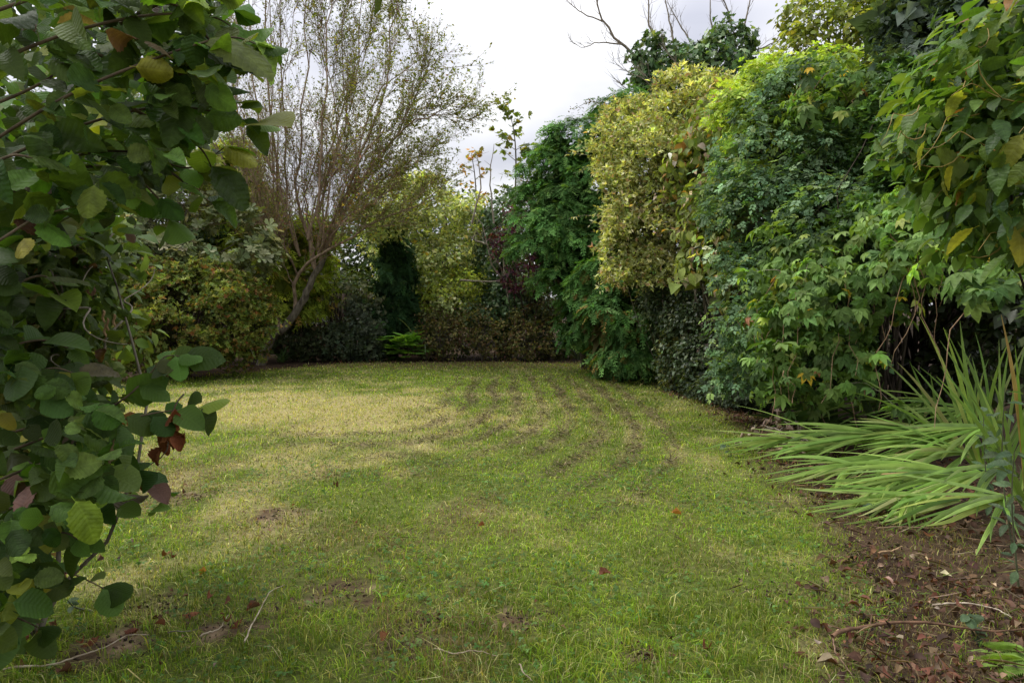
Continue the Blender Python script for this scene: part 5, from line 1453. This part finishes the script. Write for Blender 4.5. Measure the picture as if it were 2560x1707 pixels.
place(la_, [t_dia(.018, .004, .1), t_dia(.014, .002, -.06)], rng.integers(0, 2, m), P, Xa, Ya, Za, rng.uniform(.05, .22, m), pick_cols([(2, (.15, .10, .06)), (2, (.09, .06, .04)), (.7, (.26, .20, .13)), (.8, (.12, .15, .04))], m, .2))
# crumbs of soil on the bed and on the bare patches
oc = T([(.5, 0, 0), (-.5, 0, 0), (0, .42, 0), (0, -.45, 0), (.08, .05, .34), (0, 0, -.3)], [(0, 2, 4), (2, 1, 4), (1, 3, 4), (3, 0, 4), (2, 0, 5), (1, 2, 5), (3, 1, 5), (0, 3, 5)])
n = 9000
x = rng.uniform(.9, 3.6, n); y = 1.9 + 5 * rng.random(n) ** 1.5; e = lawn_edge(x, y); kk_ = (e < .25) & in_view(x, y, .3) & (rng.random(n) < np.clip(.6 - e, .1, 1))
bb = [BARE[i] for i in rng.integers(0, len(BARE), 1100)]
x = np.concatenate([x[kk_], [b[0] + rng.normal(0, b[2] * .55) for b in bb]]); y = np.concatenate([y[kk_], [b[1] + rng.normal(0, b[2] * .55) for b in bb]]); m = len(x)
P = np.stack([x, y, gh(x, y) + .003], 1)
Xa, Ya, Za = frames(UP + rng.normal(0, .5, (m, 3)), rng.normal(size=(m, 3)))
cr_ = Acc(); place(cr_, [oc], np.zeros(m, int), P, Xa, Ya, Za, .006 + .022 * rng.random(m) ** 3, pick_cols([(2, (.055, .037, .026)), (1, (.10, .07, .048)), (1, (.035, .024, .017)), (.4, (.17, .125, .09))], m, .2))
tag(cr_.build('soil_crumbs', M_DRY, kind='stuff'), 'small dark crumbs of soil on the bed and bare patches', 'soil')
lo = la_.build('leaf_litter', M_DRY, kind='stuff')
tag(lo, 'brown leaf litter and dry stalks covering the bed edges', 'leaf litter')

# pale withered plant heap at the bed's edge
wh = thing('withered_heap', 'heap of pale grey withered leaves and stalks at the right bed edge', 'dead plant', WG(1950, 1100))
P0 = np.array([W(x_, y_, Y_) for x_, y_, Y_ in ((1930, 1058, 7.6), (1990, 1062, 7.5), (1960, 1085, 7.3), (1900, 1100, 7.3), (2010, 1120, 6.9), (1970, 1130, 6.8), (2060, 1130, 6.7), (1880, 1130, 7.0))])
k = np.repeat(np.arange(8), 26); Pw = P0[k] + rng.normal(0, .09, (208, 3)) * np.array((1, 1, .5)); Pw[:, 2] = np.maximum(Pw[:, 2], .02)
put(wh, CURL, leafset(Pw, UP + rng.normal(0, .7, (208, 3)), rng.normal(size=(208, 3)), .055, [(2, (.27, .20, .15)), (1, (.36, .29, .23)), (1, (.16, .11, .08))], 3), M_DRY, 208, smooth=True)
stems(wh, WG(1990, 1120), Pw[::8], .006, M_TWIG, 'stalk')

# ---- weeds at the right edge and in the bed
WEED = [(2, (.075, .12, .055)), (2, (.10, .15, .075)), (1, (.05, .085, .04))]
for lab, px_, Y_, h, n in (
    ('nettle like weed with drooping blue green leaves at the right edge', 2555, 4.1, 1.0, 26), ('leafy weed at the right edge below the upright crocosmia', 2500, 4.7, .75, 22), ('blue green weed at the far right above the brown branch', 2575, 3.5, .75, 24),
    ('single leafy weed among the flattened crocosmia', 2270, 5.2, .22, 9), ('small broad leaved seedling at the lawn edge by the withered heap', 1840, 6.6, .14, 6), ('small weed at the tip of the flattened crocosmia', 2180, 4.75, .12, 7),
    ('low weed below the brown branch at lower right', 2470, 3.0, .14, 9), ('leafy seedling in the near left grass', 225, 3.25, .1, 7)):
    b = G(px_, Y_); r = thing('weed', lab, 'weed', b)
    a = Acc(); top = b + np.array((rng.uniform(-.12, .02), rng.uniform(-.1, .1), h)); q = spline([b, b * .5 + top * .5 + rng.normal(0, .03, 3), top], 8); tube(a, q, np.linspace(.006, .002, 8), 5, (.09, .10, .05)); a.build('stem', M_STEM, r, smooth=True)
    f = rng.uniform(.15, 1, n) * 7; i = np.minimum(f.astype(int), 6); Pq = q[i] + (q[i + 1] - q[i]) * (f - i)[:, None]
    d = unit(np.stack([rng.normal(size=n), rng.normal(size=n), np.zeros(n)], 1)); sz = .035 + .045 * min(h, .9)
    Lq = leafset(Pq + d * sz * .3, UP * .8 + np.array((0, -.4, 0)) + rng.normal(0, .3, (n, 3)), d - UP * .35, sz, WEED, 3)
    leaf_objects(r, VN if h > .3 else HZ, Lq, np.ones(n, bool), M_BROAD)

# fern tips at the bottom right corner
fn = thing('fern', 'bright green fern tips at the bottom right corner', 'fern', G(2600, 2.75))
FT = t_pinnate(14, t_dia(.12, .02, .12), .3)
Pf = np.array([W(2600, 1700, 2.75), W(2610, 1670, 2.8), W(2620, 1720, 2.7), W(2600, 1640, 2.85)]); Pf[:, 2] = np.maximum(Pf[:, 2], .03)
X, Y, Z = frames(np.tile(UP, (4, 1)) + rng.normal(0, .2, (4, 3)), np.array([(-1, -.1, .5), (-1, .2, .6), (-.8, -.3, .4), (-1, .1, .75)]))
leaf_objects(fn, [FT], dict(P=Pf, X=X, Y=Y, Z=Z, S=np.array((.3, .28, .3, .26)), C=np.array([(.16, .25, .05)] * 4), idx=np.zeros(4, int), N=Z), np.ones(4, bool), M_LEAF, 'frond', smooth=False)
